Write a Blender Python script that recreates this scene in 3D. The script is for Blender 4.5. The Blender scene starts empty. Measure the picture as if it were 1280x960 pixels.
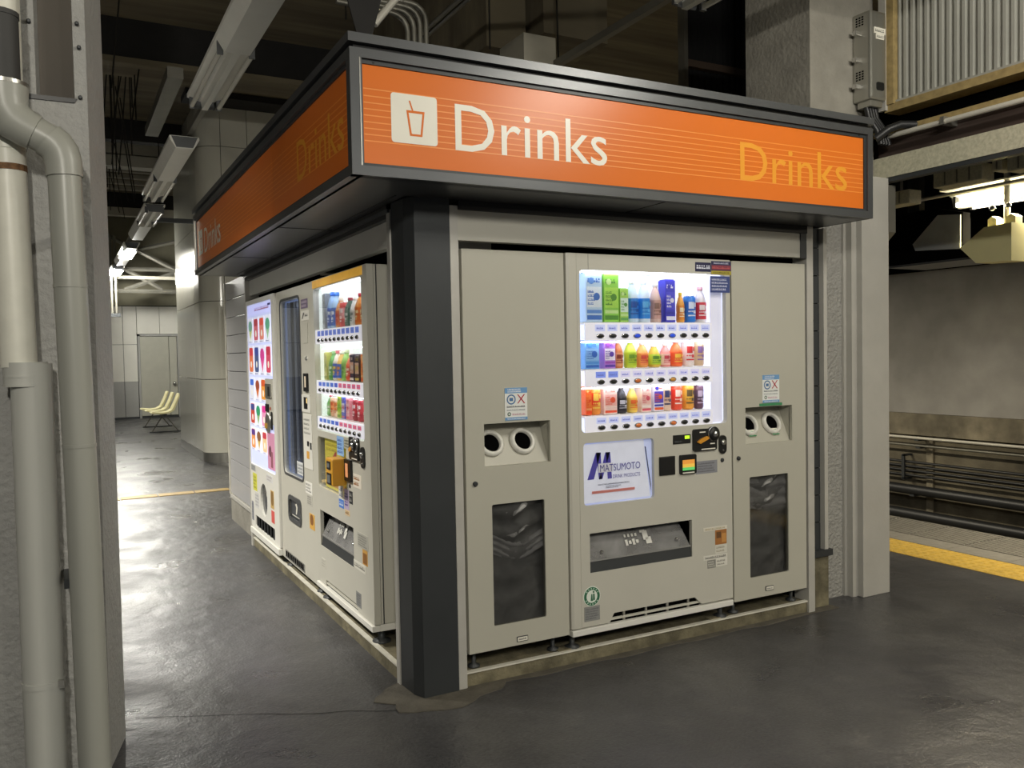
import bpy, bmesh, math, random
from mathutils import Vector, Matrix
from mathutils.geometry import tessellate_polygon
random.seed(7)
SC = bpy.context.scene
COL = SC.collection
PI = math.pi

# ------------------------------------------------------------------ camera, world, lights, exposure
def lin(h):
    h = h.lstrip('#')
    o = []
    for i in (0, 2, 4):
        c = int(h[i:i+2], 16) / 255
        o.append(c / 12.92 if c <= .04045 else ((c + .055) / 1.055) ** 2.4)
    return tuple(o)

yaw, pitch, roll = 0.48865, 0.034905, -0.01882
fw = Vector((math.sin(yaw)*math.cos(pitch), math.cos(yaw)*math.cos(pitch), -math.sin(pitch)))
r0 = Vector((math.cos(yaw), -math.sin(yaw), 0)); u0 = r0.cross(fw)
rr = r0*math.cos(roll) + u0*math.sin(roll); uu = -r0*math.sin(roll) + u0*math.cos(roll)
cam = bpy.data.cameras.new('camera'); camo = bpy.data.objects.new('camera', cam); COL.objects.link(camo)
cam.sensor_width = 36; cam.lens = 1062.6/1280*36; cam.clip_start = .05; cam.clip_end = 100
camo.matrix_world = Matrix(((rr.x, uu.x, -fw.x, -1.2738), (rr.y, uu.y, -fw.y, -3.3011), (rr.z, uu.z, -fw.z, 1.4412), (0, 0, 0, 1)))
SC.camera = camo
SC.view_settings.view_transform = 'Standard'; SC.view_settings.look = 'None'
SC.view_settings.exposure = 0.0; SC.view_settings.gamma = 1.0; SC.view_settings.use_curve_mapping = False

w = bpy.data.worlds.new('station_air'); SC.world = w; w.use_nodes = True
bg = w.node_tree.nodes['Background']; bg.inputs[0].default_value = (.9, .93, 1, 1); bg.inputs[1].default_value = .085

WARM = (1, .95, .84)
def lamp(x, y, z, power, color=WARM, r=.07):
    for d in (-.4, 0, .4):
        l = bpy.data.lights.new('scene_light', 'POINT'); l.shadow_soft_size = r; l.energy = power/3; l.color = color
        o = bpy.data.objects.new('scene_light', l); COL.objects.link(o); o.location = (x, y+d, z)
lamp(1.83, -2.45, 3.27, 135)           # lit fixture of the row over the machines' front
lamp(1.83, -6.4, 3.27, 90)             # the next one in that row, behind the camera
lamp(-1.95, -5.2, 3.27, 400)           # unseen lamp added behind the camera, left, for the pillar and pipes
lamp(-.17, 13.2, 3.24, 140, (1, .98, .9))   # lit corridor fixtures
lamp(-.17, 16.6, 3.24, 320, (1, .98, .9))
def area_lamp(x, y, z, power, color=WARM, spread=180, ln=1.2):
    l = bpy.data.lights.new('scene_light', 'AREA'); l.shape = 'RECTANGLE'; l.size = .26; l.size_y = ln; l.energy = power; l.color = color; l.spread = math.radians(spread)
    o = bpy.data.objects.new('scene_light', l); COL.objects.link(o); o.location = (x, y, z)
for yy, pw_ in ((1.7, 150), (5.2, 130)):
    area_lamp(-2.3, yy, 3.25, pw_, WARM, 125)      # unseen lights added left of the corridor, beamed to miss the sign
area_lamp(-2.5, 7.2, 3.25, 170, WARM, 150)  # unseen light added to brighten the big column
area_lamp(4.62, .38, 2.42, 95, (1, .87, .64), 180, .6)
for yy, pw_ in ((-4.2, 120), (5.2, 170), (9.6, 150)):
    area_lamp(4.62, yy, 2.42, pw_, (1, .90, .70))  # unseen repeats of the platform lamp, added to light the track wall

# ------------------------------------------------------------------ materials
def nd(nt, t, **k):
    n = nt.nodes.new(t)
    for a, b in k.items(): setattr(n, a, b)
    return n
def mat(name, col, rough=.5, metal=0., var=.06, scale=6., bump=0., bscale=80., emit=None, es=0., stretch=None, spec=.5, var2=0., scale2=1.5):
    m = bpy.data.materials.new(name); m.use_nodes = True; nt = m.node_tree
    b = nt.nodes['Principled BSDF']
    if isinstance(col, str): col = lin(col)
    tc = nd(nt, 'ShaderNodeTexCoord')
    src = tc.outputs['Object']
    if stretch:
        mp = nd(nt, 'ShaderNodeMapping'); mp.inputs['Scale'].default_value = stretch
        nt.links.new(src, mp.inputs[0]); src = mp.outputs[0]
    n = nd(nt, 'ShaderNodeTexNoise'); n.inputs['Scale'].default_value = scale; n.inputs['Detail'].default_value = 5
    nt.links.new(src, n.inputs['Vector'])
    mr = nd(nt, 'ShaderNodeMapRange'); mr.inputs[1].default_value = .3; mr.inputs[2].default_value = .7
    mr.inputs[3].default_value = 1 - var; mr.inputs[4].default_value = 1 + var
    nt.links.new(n.outputs['Fac'], mr.inputs[0])
    fac = mr.outputs[0]
    if var2:
        n2 = nd(nt, 'ShaderNodeTexNoise'); n2.inputs['Scale'].default_value = scale2; n2.inputs['Detail'].default_value = 8
        nt.links.new(src, n2.inputs['Vector'])
        m2 = nd(nt, 'ShaderNodeMapRange'); m2.inputs[1].default_value = .38; m2.inputs[2].default_value = .66
        m2.inputs[3].default_value = 1 - var2; m2.inputs[4].default_value = 1 + var2
        nt.links.new(n2.outputs['Fac'], m2.inputs[0])
        mm = nd(nt, 'ShaderNodeMath', operation='MULTIPLY'); nt.links.new(fac, mm.inputs[0]); nt.links.new(m2.outputs[0], mm.inputs[1]); fac = mm.outputs[0]
    mx = nd(nt, 'ShaderNodeVectorMath', operation='SCALE'); mx.inputs[0].default_value = col
    nt.links.new(fac, mx.inputs['Scale'])
    nt.links.new(mx.outputs[0], b.inputs['Base Color'])
    b.inputs['Roughness'].default_value = rough; b.inputs['Metallic'].default_value = metal
    b.inputs['Specular IOR Level'].default_value = spec
    if bump:
        n3 = nd(nt, 'ShaderNodeTexNoise'); n3.inputs['Scale'].default_value = bscale; n3.inputs['Detail'].default_value = 6
        nt.links.new(src, n3.inputs['Vector'])
        bp = nd(nt, 'ShaderNodeBump'); bp.inputs['Strength'].default_value = bump; bp.inputs['Distance'].default_value = .02
        nt.links.new(n3.outputs['Fac'], bp.inputs['Height']); nt.links.new(bp.outputs[0], b.inputs['Normal'])
    if es:
        e = emit or col
        if isinstance(e, str): e = lin(e)
        b.inputs['Emission Color'].default_value = (*e, 1); b.inputs['Emission Strength'].default_value = es
    return m
def glass(name, tint=(1, 1, 1), refl=.03, rough=.02):
    m = bpy.data.materials.new(name); m.use_nodes = True; nt = m.node_tree
    nt.nodes.remove(nt.nodes['Principled BSDF']); out = nt.nodes['Material Output']
    t = nd(nt, 'ShaderNodeBsdfTransparent'); g = nd(nt, 'ShaderNodeBsdfGlossy'); g.inputs['Roughness'].default_value = rough
    n = nd(nt, 'ShaderNodeTexNoise'); n.inputs['Scale'].default_value = 3
    tn = nd(nt, 'ShaderNodeVectorMath', operation='SCALE'); tn.inputs[0].default_value = tint
    mr = nd(nt, 'ShaderNodeMapRange'); mr.inputs[3].default_value = .96; mr.inputs[4].default_value = 1.0
    nt.links.new(n.outputs['Fac'], mr.inputs[0]); nt.links.new(mr.outputs[0], tn.inputs['Scale']); nt.links.new(tn.outputs[0], t.inputs[0])
    lw = nd(nt, 'ShaderNodeLayerWeight'); pw = nd(nt, 'ShaderNodeMath', operation='POWER'); pw.inputs[1].default_value = 5
    nt.links.new(lw.outputs['Facing'], pw.inputs[0])
    ad = nd(nt, 'ShaderNodeMath', operation='ADD'); ad.inputs[1].default_value = refl; ad.use_clamp = True
    nt.links.new(pw.outputs[0], ad.inputs[0])
    mx = nd(nt, 'ShaderNodeMixShader'); nt.links.new(ad.outputs[0], mx.inputs[0]); nt.links.new(t.outputs[0], mx.inputs[1]); nt.links.new(g.outputs[0], mx.inputs[2])
    nt.links.new(mx.outputs[0], out.inputs[0])
    return m
def film(name, col, op, rough=.3):
    """thin translucent plastic: part see-through, part milky, wrinkled gloss"""
    m = bpy.data.materials.new(name); m.use_nodes = True; nt = m.node_tree
    b = nt.nodes['Principled BSDF']; out = nt.nodes['Material Output']
    b.inputs['Base Color'].default_value = (*col, 1); b.inputs['Roughness'].default_value = rough
    t = nd(nt, 'ShaderNodeBsdfTransparent'); n = nd(nt, 'ShaderNodeTexNoise'); n.inputs['Scale'].default_value = 5; n.inputs['Detail'].default_value = 3
    n.inputs['Distortion'].default_value = 1.5
    tc = nd(nt, 'ShaderNodeTexCoord'); nt.links.new(tc.outputs['Object'], n.inputs['Vector'])
    mr = nd(nt, 'ShaderNodeMapRange'); mr.inputs[1].default_value = .35; mr.inputs[2].default_value = .7
    mr.inputs[3].default_value = op*.7; mr.inputs[4].default_value = min(1, op*1.15)
    nt.links.new(n.outputs['Fac'], mr.inputs[0])
    mx = nd(nt, 'ShaderNodeMixShader'); nt.links.new(mr.outputs[0], mx.inputs[0]); nt.links.new(t.outputs[0], mx.inputs[1]); nt.links.new(b.outputs[0], mx.inputs[2])
    nt.links.new(mx.outputs[0], out.inputs[0])
    return m
_flat = {}
def flat(h, rough=.5):
    k = (h, rough)
    if k not in _flat: _flat[k] = mat('print_' + h, h, rough, var=.03, scale=30)
    return _flat[k]
_lit = {}
def lit(h, s=1.0):
    k = (h, s)
    if k not in _lit: _lit[k] = mat('backlit_' + h, h, .4, var=.05, scale=20, emit=h, es=s)
    return _lit[k]

m_paint = mat('machine_grey_paint', '#c3c1b6', .38, var=.03, scale=3, bump=.015, bscale=300)
m_binpaint = mat('bin_grey_paint', '#b9b7aa', .42, var=.03, scale=2.5, bump=.015, bscale=300)
m_white = mat('white_enamel', '#e2e1da', .35, var=.03, scale=4)
m_post = mat('aluminium_trim', '#bdbbb4', .42, .15, var=.06, scale=9)
m_postline = mat('bright_edge_trim', '#e6e3d6', .35, .2, var=.12, scale=14)
m_dark = mat('charcoal_steel', '#3b3e40', .45, .25, var=.08, scale=4, bump=.02, bscale=200)
m_frame = mat('dark_grey_frame', '#56585a', .36, .45, var=.06, scale=5)
m_soffit = mat('soffit_sheet', '#5d5f61', .3, .6, var=.06, scale=3)
m_black = mat('black_plastic', '#101112', .4, var=.1)
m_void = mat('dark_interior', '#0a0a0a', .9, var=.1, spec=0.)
m_orange = mat('orange_sign_sheet', '#df7426', .3, var=.03, scale=1.5, spec=.28)
m_stripe = mat('sign_stripe', '#f2953f', .35, var=.03)
m_signyel = mat('sign_yellow', '#eda02f', .35, var=.03)
m_cream = mat('sign_white', '#ece9dc', .35, var=.03)
m_chrome = mat('chrome', '#d8d8d6', .18, .95, var=.04)
m_steel = mat('stainless', '#b3b2ab', .3, .85, var=.06, scale=20, stretch=(1, 1, .1))
m_ring = mat('white_ring_plastic', '#dcdbd3', .3, var=.12, scale=40)
m_conc = mat('concrete', '#8b887f', .85, var=.14, scale=7, bump=.25, bscale=40, var2=.18, scale2=1.2)
m_curb = mat('stained_curb', '#6e6853', .85, var=.35, scale=14, bump=.35, bscale=50, var2=.3, scale2=4)
m_patch = mat('cement_patch', '#57534a', .8, var=.25, scale=10, bump=.3, bscale=40)
m_rough = mat('rough_plaster_paint', '#9b9a95', .6, var=.06, scale=20, bump=.9, bscale=55)
m_paintcol = mat('painted_steel_column', '#b0aea7', .5, var=.06, scale=5, bump=.05, bscale=60)
m_pillar = mat('painted_concrete_pillar', '#a2a29f', .62, var=.06, scale=6, bump=.55, bscale=42)
m_pillar2 = mat('pocket_panel', '#5c564e', .7, var=.12, scale=8, stretch=(1, 1, .2))
m_pipe = mat('grey_drainpipe', '#a2a39b', .35, var=.05, scale=3, stretch=(1, 1, .3))
m_pipe_bright = mat('brightened_grey_drainpipe', '#c6c7c0', .38, var=.05, scale=3, stretch=(1, 1, .3))  # copy of the grey pipe, lightened to make up for weak light
m_pvc = mat('cream_drainpipe', '#e6e5d8', .4, var=.06, scale=12)
m_wrap = mat('dark_pipe_wrap', '#3c3c3b', .6, var=.08)
m_rust = mat('rusty_band', '#7b5a3c', .8, var=.5, scale=60)
m_ceil = mat('board_marked_ceiling', '#6b6350', .9, var=.2, scale=3, bump=.15, bscale=20, stretch=(.25, 3, 1), var2=.25, scale2=1)
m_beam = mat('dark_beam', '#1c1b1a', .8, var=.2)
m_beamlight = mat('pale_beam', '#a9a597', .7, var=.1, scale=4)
m_beamconc = mat('speckled_beam', '#b5b29c', .75, var=.16, scale=60, bump=.2, bscale=90)
m_tan = mat('tan_angle_iron', '#978458', .65, var=.2, scale=30)
m_corr = mat('corrugated_sheet', '#a3a39b', .5, .2, var=.07, scale=3)
m_corrdark = mat('dark_corrugated_sheet', '#131416', .7, var=.12)
m_fixture = mat('fixture_enamel', '#ecebe2', .4, var=.04)
m_tubeoff = mat('unlit_tube', '#e2dfd2', .25, var=.03)
m_tubeon = mat('lit_tube', '#ffffff', .3, emit='#fff6e2', es=28)
m_tubewarm = mat('lit_platform_tube', '#ffffff', .3, emit='#fff1cf', es=18)
m_rod = mat('hanger_rod', '#16150f', .7)
m_conduit = mat('conduit', '#77756c', .45, .5, var=.08)
m_whitecond = mat('white_conduit', '#c9c6bb', .4, .1, var=.06)
m_panelcol = mat('column_enamel', '#d0cfc2', .14, var=.03, scale=1.5, spec=.5)
m_tilewall = mat('wall_panel_enamel', '#a9a9ab', .3, var=.04, scale=3)
m_back = mat('back_wall_paint', '#dedcd2', .6, var=.05, scale=2)
m_backlow = mat('back_wall_dado', '#a5a5a1', .6, var=.06, scale=2)
m_door = mat('grey_door', '#b4b3a5', .5, var=.04)
m_chair = mat('cream_seat_plastic', '#efe7b4', .3, var=.03)
m_tactile = mat('tactile_yellow', '#c6a445', .6, var=.16, scale=20, bump=.1, bscale=100)
m_strip = mat('brass_strip', '#a9905a', .5, var=.2, scale=16)
m_slab = mat('edge_slab', '#7d7a72', .7, var=.14, scale=20, bump=.1)
m_far = mat('far_wall_plaster', '#93918d', .8, var=.12, scale=3, bump=.1, bscale=20, var2=.22, scale2=.7)
m_farlow = mat('far_wall_concrete', '#615b4c', .85, var=.25, scale=4, bump=.2, var2=.3, scale2=1)
m_ledge = mat('wet_ledge', '#787160', .8, var=.3, scale=6, bump=.2, var2=.35, scale2=1.6)
m_cable = mat('black_cable', '#1d1e20', .45, var=.1)
m_glass = glass('window_glass')
m_clear = film('clear_flap', (.42, .42, .42), .6, .2)
m_smoke = glass('smoked_acrylic', (.62, .62, .62), .02, .06)
m_bag = film('plastic_bag', (.62, .62, .61), .8)
m_signframe = mat('pale_yellow_sign', '#ece6b2', .5, var=.03)

def floor_material():
    m = bpy.data.materials.new('worn_asphalt'); m.use_nodes = True; nt = m.node_tree; b = nt.nodes['Principled BSDF']
    tc = nd(nt, 'ShaderNodeTexCoord')
    def noise(s, d=8, dist=0.):
        n = nd(nt, 'ShaderNodeTexNoise'); n.inputs['Scale'].default_value = s; n.inputs['Detail'].default_value = d; n.inputs['Distortion'].default_value = dist
        nt.links.new(tc.outputs['Object'], n.inputs['Vector']); return n.outputs['Fac']
    def ramp(src, pts):
        r = nd(nt, 'ShaderNodeValToRGB'); el = r.color_ramp.elements
        while len(el) < len(pts): el.new(.5)
        for e, (p, c) in zip(el, pts): e.position = p; e.color = (*c, 1)
        nt.links.new(src, r.inputs[0]); return r.outputs[0]
    c1 = ramp(noise(1.1, 9, .15), [(.30, (.040, .040, .043)), (.5, (.062, .062, .066)), (.72, (.095, .094, .092))])
    c2 = ramp(noise(70, 3), [(.3, (.75, .75, .75)), (.7, (1.2, 1.2, 1.2))])
    c3 = ramp(noise(5, 8, .2), [(.3, (.82, .82, .82)), (.6, (1, 1, 1)), (.8, (1.35, 1.33, 1.25))])
    a = nd(nt, 'ShaderNodeVectorMath', operation='MULTIPLY'); nt.links.new(c1, a.inputs[0]); nt.links.new(c2, a.inputs[1])
    a2 = nd(nt, 'ShaderNodeVectorMath', operation='MULTIPLY'); nt.links.new(a.outputs[0], a2.inputs[0]); nt.links.new(c3, a2.inputs[1])
    nt.links.new(a2.outputs[0], b.inputs['Base Color'])
    rg = nd(nt, 'ShaderNodeMapRange'); rg.inputs[1].default_value = .3; rg.inputs[2].default_value = .7; rg.inputs[3].default_value = .24; rg.inputs[4].default_value = .46
    nt.links.new(noise(2.3, 9, .1), rg.inputs[0]); nt.links.new(rg.outputs[0], b.inputs['Roughness'])
    b.inputs['Specular IOR Level'].default_value = .45
    bu = nd(nt, 'ShaderNodeBump'); bu.inputs['Strength'].default_value = .3; bu.inputs['Distance'].default_value = .02
    ad = nd(nt, 'ShaderNodeMath', operation='ADD'); nt.links.new(noise(9, 9), ad.inputs[0]); 
    sc = nd(nt, 'ShaderNodeMath', operation='MULTIPLY'); sc.inputs[1].default_value = .25; nt.links.new(noise(90, 3), sc.inputs[0]); nt.links.new(sc.outputs[0], ad.inputs[1])
    nt.links.new(ad.outputs[0], bu.inputs['Height']); nt.links.new(bu.outputs[0], b.inputs['Normal'])
    return m
m_floor = floor_material()

# ------------------------------------------------------------------ mesh builder
def rrect(x0, x1, z0, z1, r, n=4):
    o = []
    for cx, cz, a0 in ((x1-r, z0+r, -PI/2), (x1-r, z1-r, 0), (x0+r, z1-r, PI/2), (x0+r, z0+r, PI)):
        for k in range(n+1):
            a = a0 + PI/2*k/n
            o.append((cx + r*math.cos(a), cz + r*math.sin(a)))
    return o
def circ(cx, cz, r, n=20, rz=None):
    rz = rz or r
    return [(cx + r*math.cos(2*PI*k/n), cz + rz*math.sin(2*PI*k/n)) for k in range(n)]
def rect(x0, x1, z0, z1): return [(x0, z0), (x1, z0), (x1, z1), (x0, z1)]

class MB:
    def __init__(s, m=None):
        s.v = []; s.f = []; s.fm = []; s.sm = []; s.mats = []; s.cur = 0
        if m: s.mat(m)
    def mat(s, m):
        if m not in s.mats: s.mats.append(m)
        s.cur = s.mats.index(m); return s
    def add(s, vs, fs, smooth=False):
        o = len(s.v); s.v += [tuple(p) for p in vs]
        for f in fs: s.f.append(tuple(i+o for i in f)); s.fm.append(s.cur); s.sm.append(smooth)
        return s
    def box(s, x0, x1, y0, y1, z0, z1, b=0.):
        x0, x1 = min(x0, x1), max(x0, x1); y0, y1 = min(y0, y1), max(y0, y1); z0, z1 = min(z0, z1), max(z0, z1)
        if b <= 0:
            v = [(x0,y0,z0),(x1,y0,z0),(x1,y1,z0),(x0,y1,z0),(x0,y0,z1),(x1,y0,z1),(x1,y1,z1),(x0,y1,z1)]
            return s.add(v, [(0,3,2,1),(4,5,6,7),(0,1,5,4),(1,2,6,5),(2,3,7,6),(3,0,4,7)])
        bm = bmesh.new(); bmesh.ops.create_cube(bm, size=1)
        for v in bm.verts: v.co = ((x0+x1)/2+v.co.x*(x1-x0), (y0+y1)/2+v.co.y*(y1-y0), (z0+z1)/2+v.co.z*(z1-z0))
        bmesh.ops.bevel(bm, geom=bm.edges[:], offset=min(b, .45*min(x1-x0, y1-y0, z1-z0)), segments=2, profile=.6, affect='EDGES')
        bm.verts.index_update()
        s.add([v.co[:] for v in bm.verts], [[v.index for v in f.verts] for f in bm.faces]); bm.free(); return s
    def prism(s, poly, y0, y1, smooth=False):
        """poly in (x,z), ccw seen from -y; y0 is the front"""
        n = len(poly); v = [(x, y0, z) for x, z in poly] + [(x, y1, z) for x, z in poly]
        s.add(v, [tuple(range(n)), tuple(range(2*n-1, n-1, -1))])
        s.add(v, [(i, i+n, (i+1) % n + n, (i+1) % n) for i in range(n)], smooth); return s
    def prismz(s, poly, z0, z1):
        n = len(poly); v = [(x, y, z0) for x, y in poly] + [(x, y, z1) for x, y in poly]
        return s.add(v, [tuple(range(n-1, -1, -1)), tuple(range(n, 2*n))] + [(i, (i+1) % n, (i+1) % n + n, i+n) for i in range(n)])
    def prismx(s, poly, x0, x1):
        """poly in (y,z)"""
        n = len(poly); v = [(x0, y, z) for y, z in poly] + [(x1, y, z) for y, z in poly]
        return s.add(v, [tuple(range(n-1, -1, -1)), tuple(range(n, 2*n))] + [(i, (i+1) % n, (i+1) % n + n, i+n) for i in range(n)])
    def quad(s, x0, x1, z0, z1, y):
        return s.add([(x0,y,z0),(x1,y,z0),(x1,y,z1),(x0,y,z1)], [(0,1,2,3)])
    def poly(s, pts, y):
        return s.add([(x, y, z) for x, z in pts], [tuple(range(len(pts)))])
    def plate(s, outer, holes, y0, y1):
        loops = [outer] + holes
        tri = tessellate_polygon([[Vector((x, z, 0)) for x, z in l] for l in loops])
        pts = [p for l in loops for p in l]; n = len(pts)
        v = [(x, y0, z) for x, z in pts] + [(x, y1, z) for x, z in pts]
        fs = []
        for a, b, c in tri:
            A, B, Cc = pts[a], pts[b], pts[c]
            if (B[0]-A[0])*(Cc[1]-A[1]) - (B[1]-A[1])*(Cc[0]-A[0]) < 0: b, c = c, b
            fs.append((a, b, c)); fs.append((a+n, c+n, b+n))
        o = 0
        for li, l in enumerate(loops):
            k = len(l)
            ar = sum(l[i][0]*l[(i+1) % k][1] - l[(i+1) % k][0]*l[i][1] for i in range(k))
            for i in range(k):
                a, b = o+i, o+(i+1) % k
                if (ar > 0) == (li == 0): fs.append((a, a+n, b+n, b))
                else: fs.append((b, b+n, a+n, a))
            o += k
        return s.add(v, fs)
    def pocket(s, x0, x1, z0, z1, y0, y1, t=.004):
        """open-fronted tray with thin walls"""
        s.box(x0, x1, y1, y1+t, z0, z1)
        s.box(x0, x0+t, y0, y1, z0, z1); s.box(x1-t, x1, y0, y1, z0, z1)
        s.box(x0+t, x1-t, y0, y1, z0, z0+t); s.box(x0+t, x1-t, y0, y1, z1-t, z1); return s
    def rev(s, prof, o=(0,0,0), ax='z', n=16, smooth=True, sx=1., caps=True):
        """prof: (radius, distance along axis)"""
        vs = []; fs = []
        for r, h in prof:
            for k in range(n):
                a = 2*PI*k/n; c, d = r*math.cos(a)*sx, r*math.sin(a)
                p = {'z': (c, d, h), 'y': (c, h, d), 'x': (h, c, d)}[ax]
                vs.append((p[0]+o[0], p[1]+o[1], p[2]+o[2]))
        for i in range(len(prof)-1):
            for k in range(n):
                a, b, c, d = i*n+k, i*n+(k+1) % n, (i+1)*n+(k+1) % n, (i+1)*n+k
                fs.append((a, b, c, d) if ax != 'y' else (d, c, b, a))
        s.add(vs, fs, smooth)
        if caps:
            s.add(vs, [tuple(range(n-1, -1, -1)) if ax != 'y' else tuple(range(n))])
            m = (len(prof)-1)*n
            s.add(vs, [tuple(range(m, m+n)) if ax != 'y' else tuple(range(m+n-1, m-1, -1))])
        return s
    def tube(s, pts, r, n=10, smooth=True):
        pts = [Vector(p) for p in pts]; vs = []; fs = []; m = len(pts)
        rs = r if isinstance(r, (list, tuple)) else [r]*m
        up = None
        for i, p in enumerate(pts):
            t = (pts[min(i+1, m-1)] - pts[max(i-1, 0)]).normalized()
            if up is None: up = Vector((0, 0, 1)) if abs(t.z) < .9 else Vector((1, 0, 0))
            a = t.cross(up).normalized(); up = a.cross(t).normalized()
            for k in range(n):
                q = p + (a*math.cos(2*PI*k/n) + up*math.sin(2*PI*k/n))*rs[i]; vs.append(q[:])
        for i in range(m-1):
            for k in range(n): fs.append((i*n+k, i*n+(k+1) % n, (i+1)*n+(k+1) % n, (i+1)*n+k))
        s.add(vs, fs, smooth); s.add(vs, [tuple(range(n-1, -1, -1)), tuple(range((m-1)*n, m*n))]); return s
    def marks(s, x0, x1, z0, z1, rows, y, fill=.6, seed=1, gap=.15):
        """rows of small print too small to read"""
        rnd = random.Random(seed); h = (z1-z0)/rows
        for i in range(rows):
            x = x0; zc = z1 - h*(i+.5); ch = h*fill
            end = x1 - (x1-x0)*rnd.random()*.25 if rows > 1 else x1
            while x < end - ch*.5:
                wd = ch*(.55+.4*rnd.random())
                s.quad(x, min(x+wd, x1), zc-ch/2, zc-ch/2+ch*(.3+.25*rnd.random()), y)
                s.quad(x+wd*.1, min(x+wd*(.4+.5*rnd.random()), x1), zc+ch*.1, zc+ch/2, y)
                x += wd*(1+gap)
        return s
    def mesh(s, name, off=(0,0,0)):
        me = bpy.data.meshes.new(name)
        me.from_pydata([(a-off[0], b-off[1], c-off[2]) for a, b, c in s.v], [], s.f)
        for m in s.mats: me.materials.append(m)
        me.polygons.foreach_set('material_index', s.fm); me.polygons.foreach_set('use_smooth', s.sm)
        me.update(); return me

OFF = {}
def props(o, label=None, cat=None, group=None, kind=None):
    if label: o['label'] = label
    if cat: o['category'] = cat
    if group: o['group'] = group
    if kind: o['kind'] = kind
def place(o, base, L):
    if L: o.location = (base[1], -base[0], base[2]); o.rotation_euler = (0, 0, -PI/2)
    else: o.location = base
def thing(name, label, cat, base=(0,0,0), group=None, L=False, kind=None):
    o = bpy.data.objects.new(name, None); COL.objects.link(o); o.empty_display_size = .05
    place(o, base, L); OFF[o] = base
    props(o, label, cat, group, kind); return o
def part(name, mb, parent, label=None, kind=None):
    off = OFF[parent]
    o = bpy.data.objects.new(name, mb.mesh(name, off)); COL.objects.link(o); o.parent = parent
    OFF[o] = off; props(o, label, None, None, kind); return o
def single(name, mb, label, cat, base=(0,0,0), group=None, L=False, kind=None):
    o = bpy.data.objects.new(name, mb.mesh(name, base)); COL.objects.link(o); place(o, base, L); OFF[o] = base
    props(o, label, cat, group, kind); return o
def struct(name, mb, base=(0,0,0)):
    return single(name, mb, None, None, base, kind='structure')
def inst(src, parent, d):
    """copy of a part shifted by d, sharing its mesh"""
    c = src.copy(); COL.objects.link(c); c.parent = parent; c.location = (src.location[0]+d[0], src.location[1]+d[1], src.location[2]+d[2]); OFF[c] = OFF[src]
    return c
_txt = {}
def text_geo(t):
    if t not in _txt:
        c = bpy.data.curves.new('lettering', 'FONT'); c.body = t; c.resolution_u = 3
        o = bpy.data.objects.new('lettering', c); me = bpy.data.meshes.new_from_object(o)
        v = [x.co.copy() for x in me.vertices]; f = [tuple(p.vertices) for p in me.polygons]
        xs = [p.x for p in v]; ys = [p.y for p in v]
        _txt[t] = (v, f, min(xs), max(xs), min(ys), max(ys))
        bpy.data.objects.remove(o); bpy.data.curves.remove(c); bpy.data.meshes.remove(me)
    return _txt[t]
def text(mb, t, x0, x1, z0, z1, y, slant=0.):
    v, f, a, b, c, d = text_geo(t)
    mb.add([(x0+(p.x-a)/(b-a)*(x1-x0)+slant*(p.y-c)/(d-c), y, z0+(p.y-c)/(d-c)*(z1-z0)) for p in v], f); return mb

# ================================================================== SETTING
fl = struct('floor', MB(m_floor).box(-7, 4.22, -7, 26, -.2, 0))
# platform edge: yellow tactile tiles, stone strip, grooved slabs
base = MB(m_slab).box(4.22, 4.965, -7, 26, -.2, -.001); part('platform_edge', base, fl)
def tactile():
    b = MB(m_tactile).box(3.862, 4.212, 0, .346, -.01, .003)
    for i in range(6):
        for j in range(6):
            x = 3.862 + .029 + i*.058; y = .029 + j*.0576
            b.add([(x-.014, y-.014, .003), (x+.014, y-.014, .003), (x+.014, y+.014, .003), (x-.014, y+.014, .003),
                   (x-.008, y-.008, .008), (x+.008, y-.008, .008), (x+.008, y+.008, .008), (x-.008, y+.008, .008)],
                  [(4,5,6,7), (0,1,5,4), (1,2,6,5), (2,3,7,6), (3,0,4,7)])
    return b
def grooved():
    b = MB(m_slab).box(4.44, 4.96, 0, .446, -.01, .001)
    for i in range(12):
        x = 4.446 + i*.0427
        b.box(x, x+.026, .004, .442, .001, .007)
    return b
def edge_stone(): return MB(m_slab).box(4.222, 4.434, 0, .446, -.01, .004, .002)
def run(fn, name, y0, pitch, k):
    o = part(name, fn(), fl); me = o; me.location = (0, y0, 0)
    for i in range(1, k): inst(me, fl, (0, i*pitch, 0))
run(tactile, 'tactile_tile', -2.45, .35, 16)
run(edge_stone, 'edge_stone', -2.6, .45, 13)
run(grooved, 'grooved_slab', -2.6, .45, 13)
# thin brass strips laid across the corridor floor
for i in range(9):
    x0 = -2.6 + i*.37
    q = MB(m_strip).prismz([(x0, 6.33+.012*i), (x0+.355, 6.342+.012*i), (x0+.355, 6.56+.004*i), (x0, 6.556+.004*i)], -.005, .006)
    part('floor_strip', q, fl)
pts = []
for k in range(28):
    a = 2*PI*k/28; r = 1 + .13*math.sin(3*a+1) + .08*math.sin(7*a)
    pts.append((.14 + .30*r*math.cos(a), .03 + .17*r*math.sin(a)))
part('cement_patch', MB(m_patch).prismz(pts, -.004, -.002+.006), fl)
pts = [(.19, -.03)] + [(.3 + .15*k, -.026 + .012*math.sin(k*2.1)) for k in range(14)] + [(2.5, -.02), (2.5, .1), (.19, .1)]
part('cement_patch', MB(m_patch).prismz(pts, -.004, .005), fl)
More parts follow.
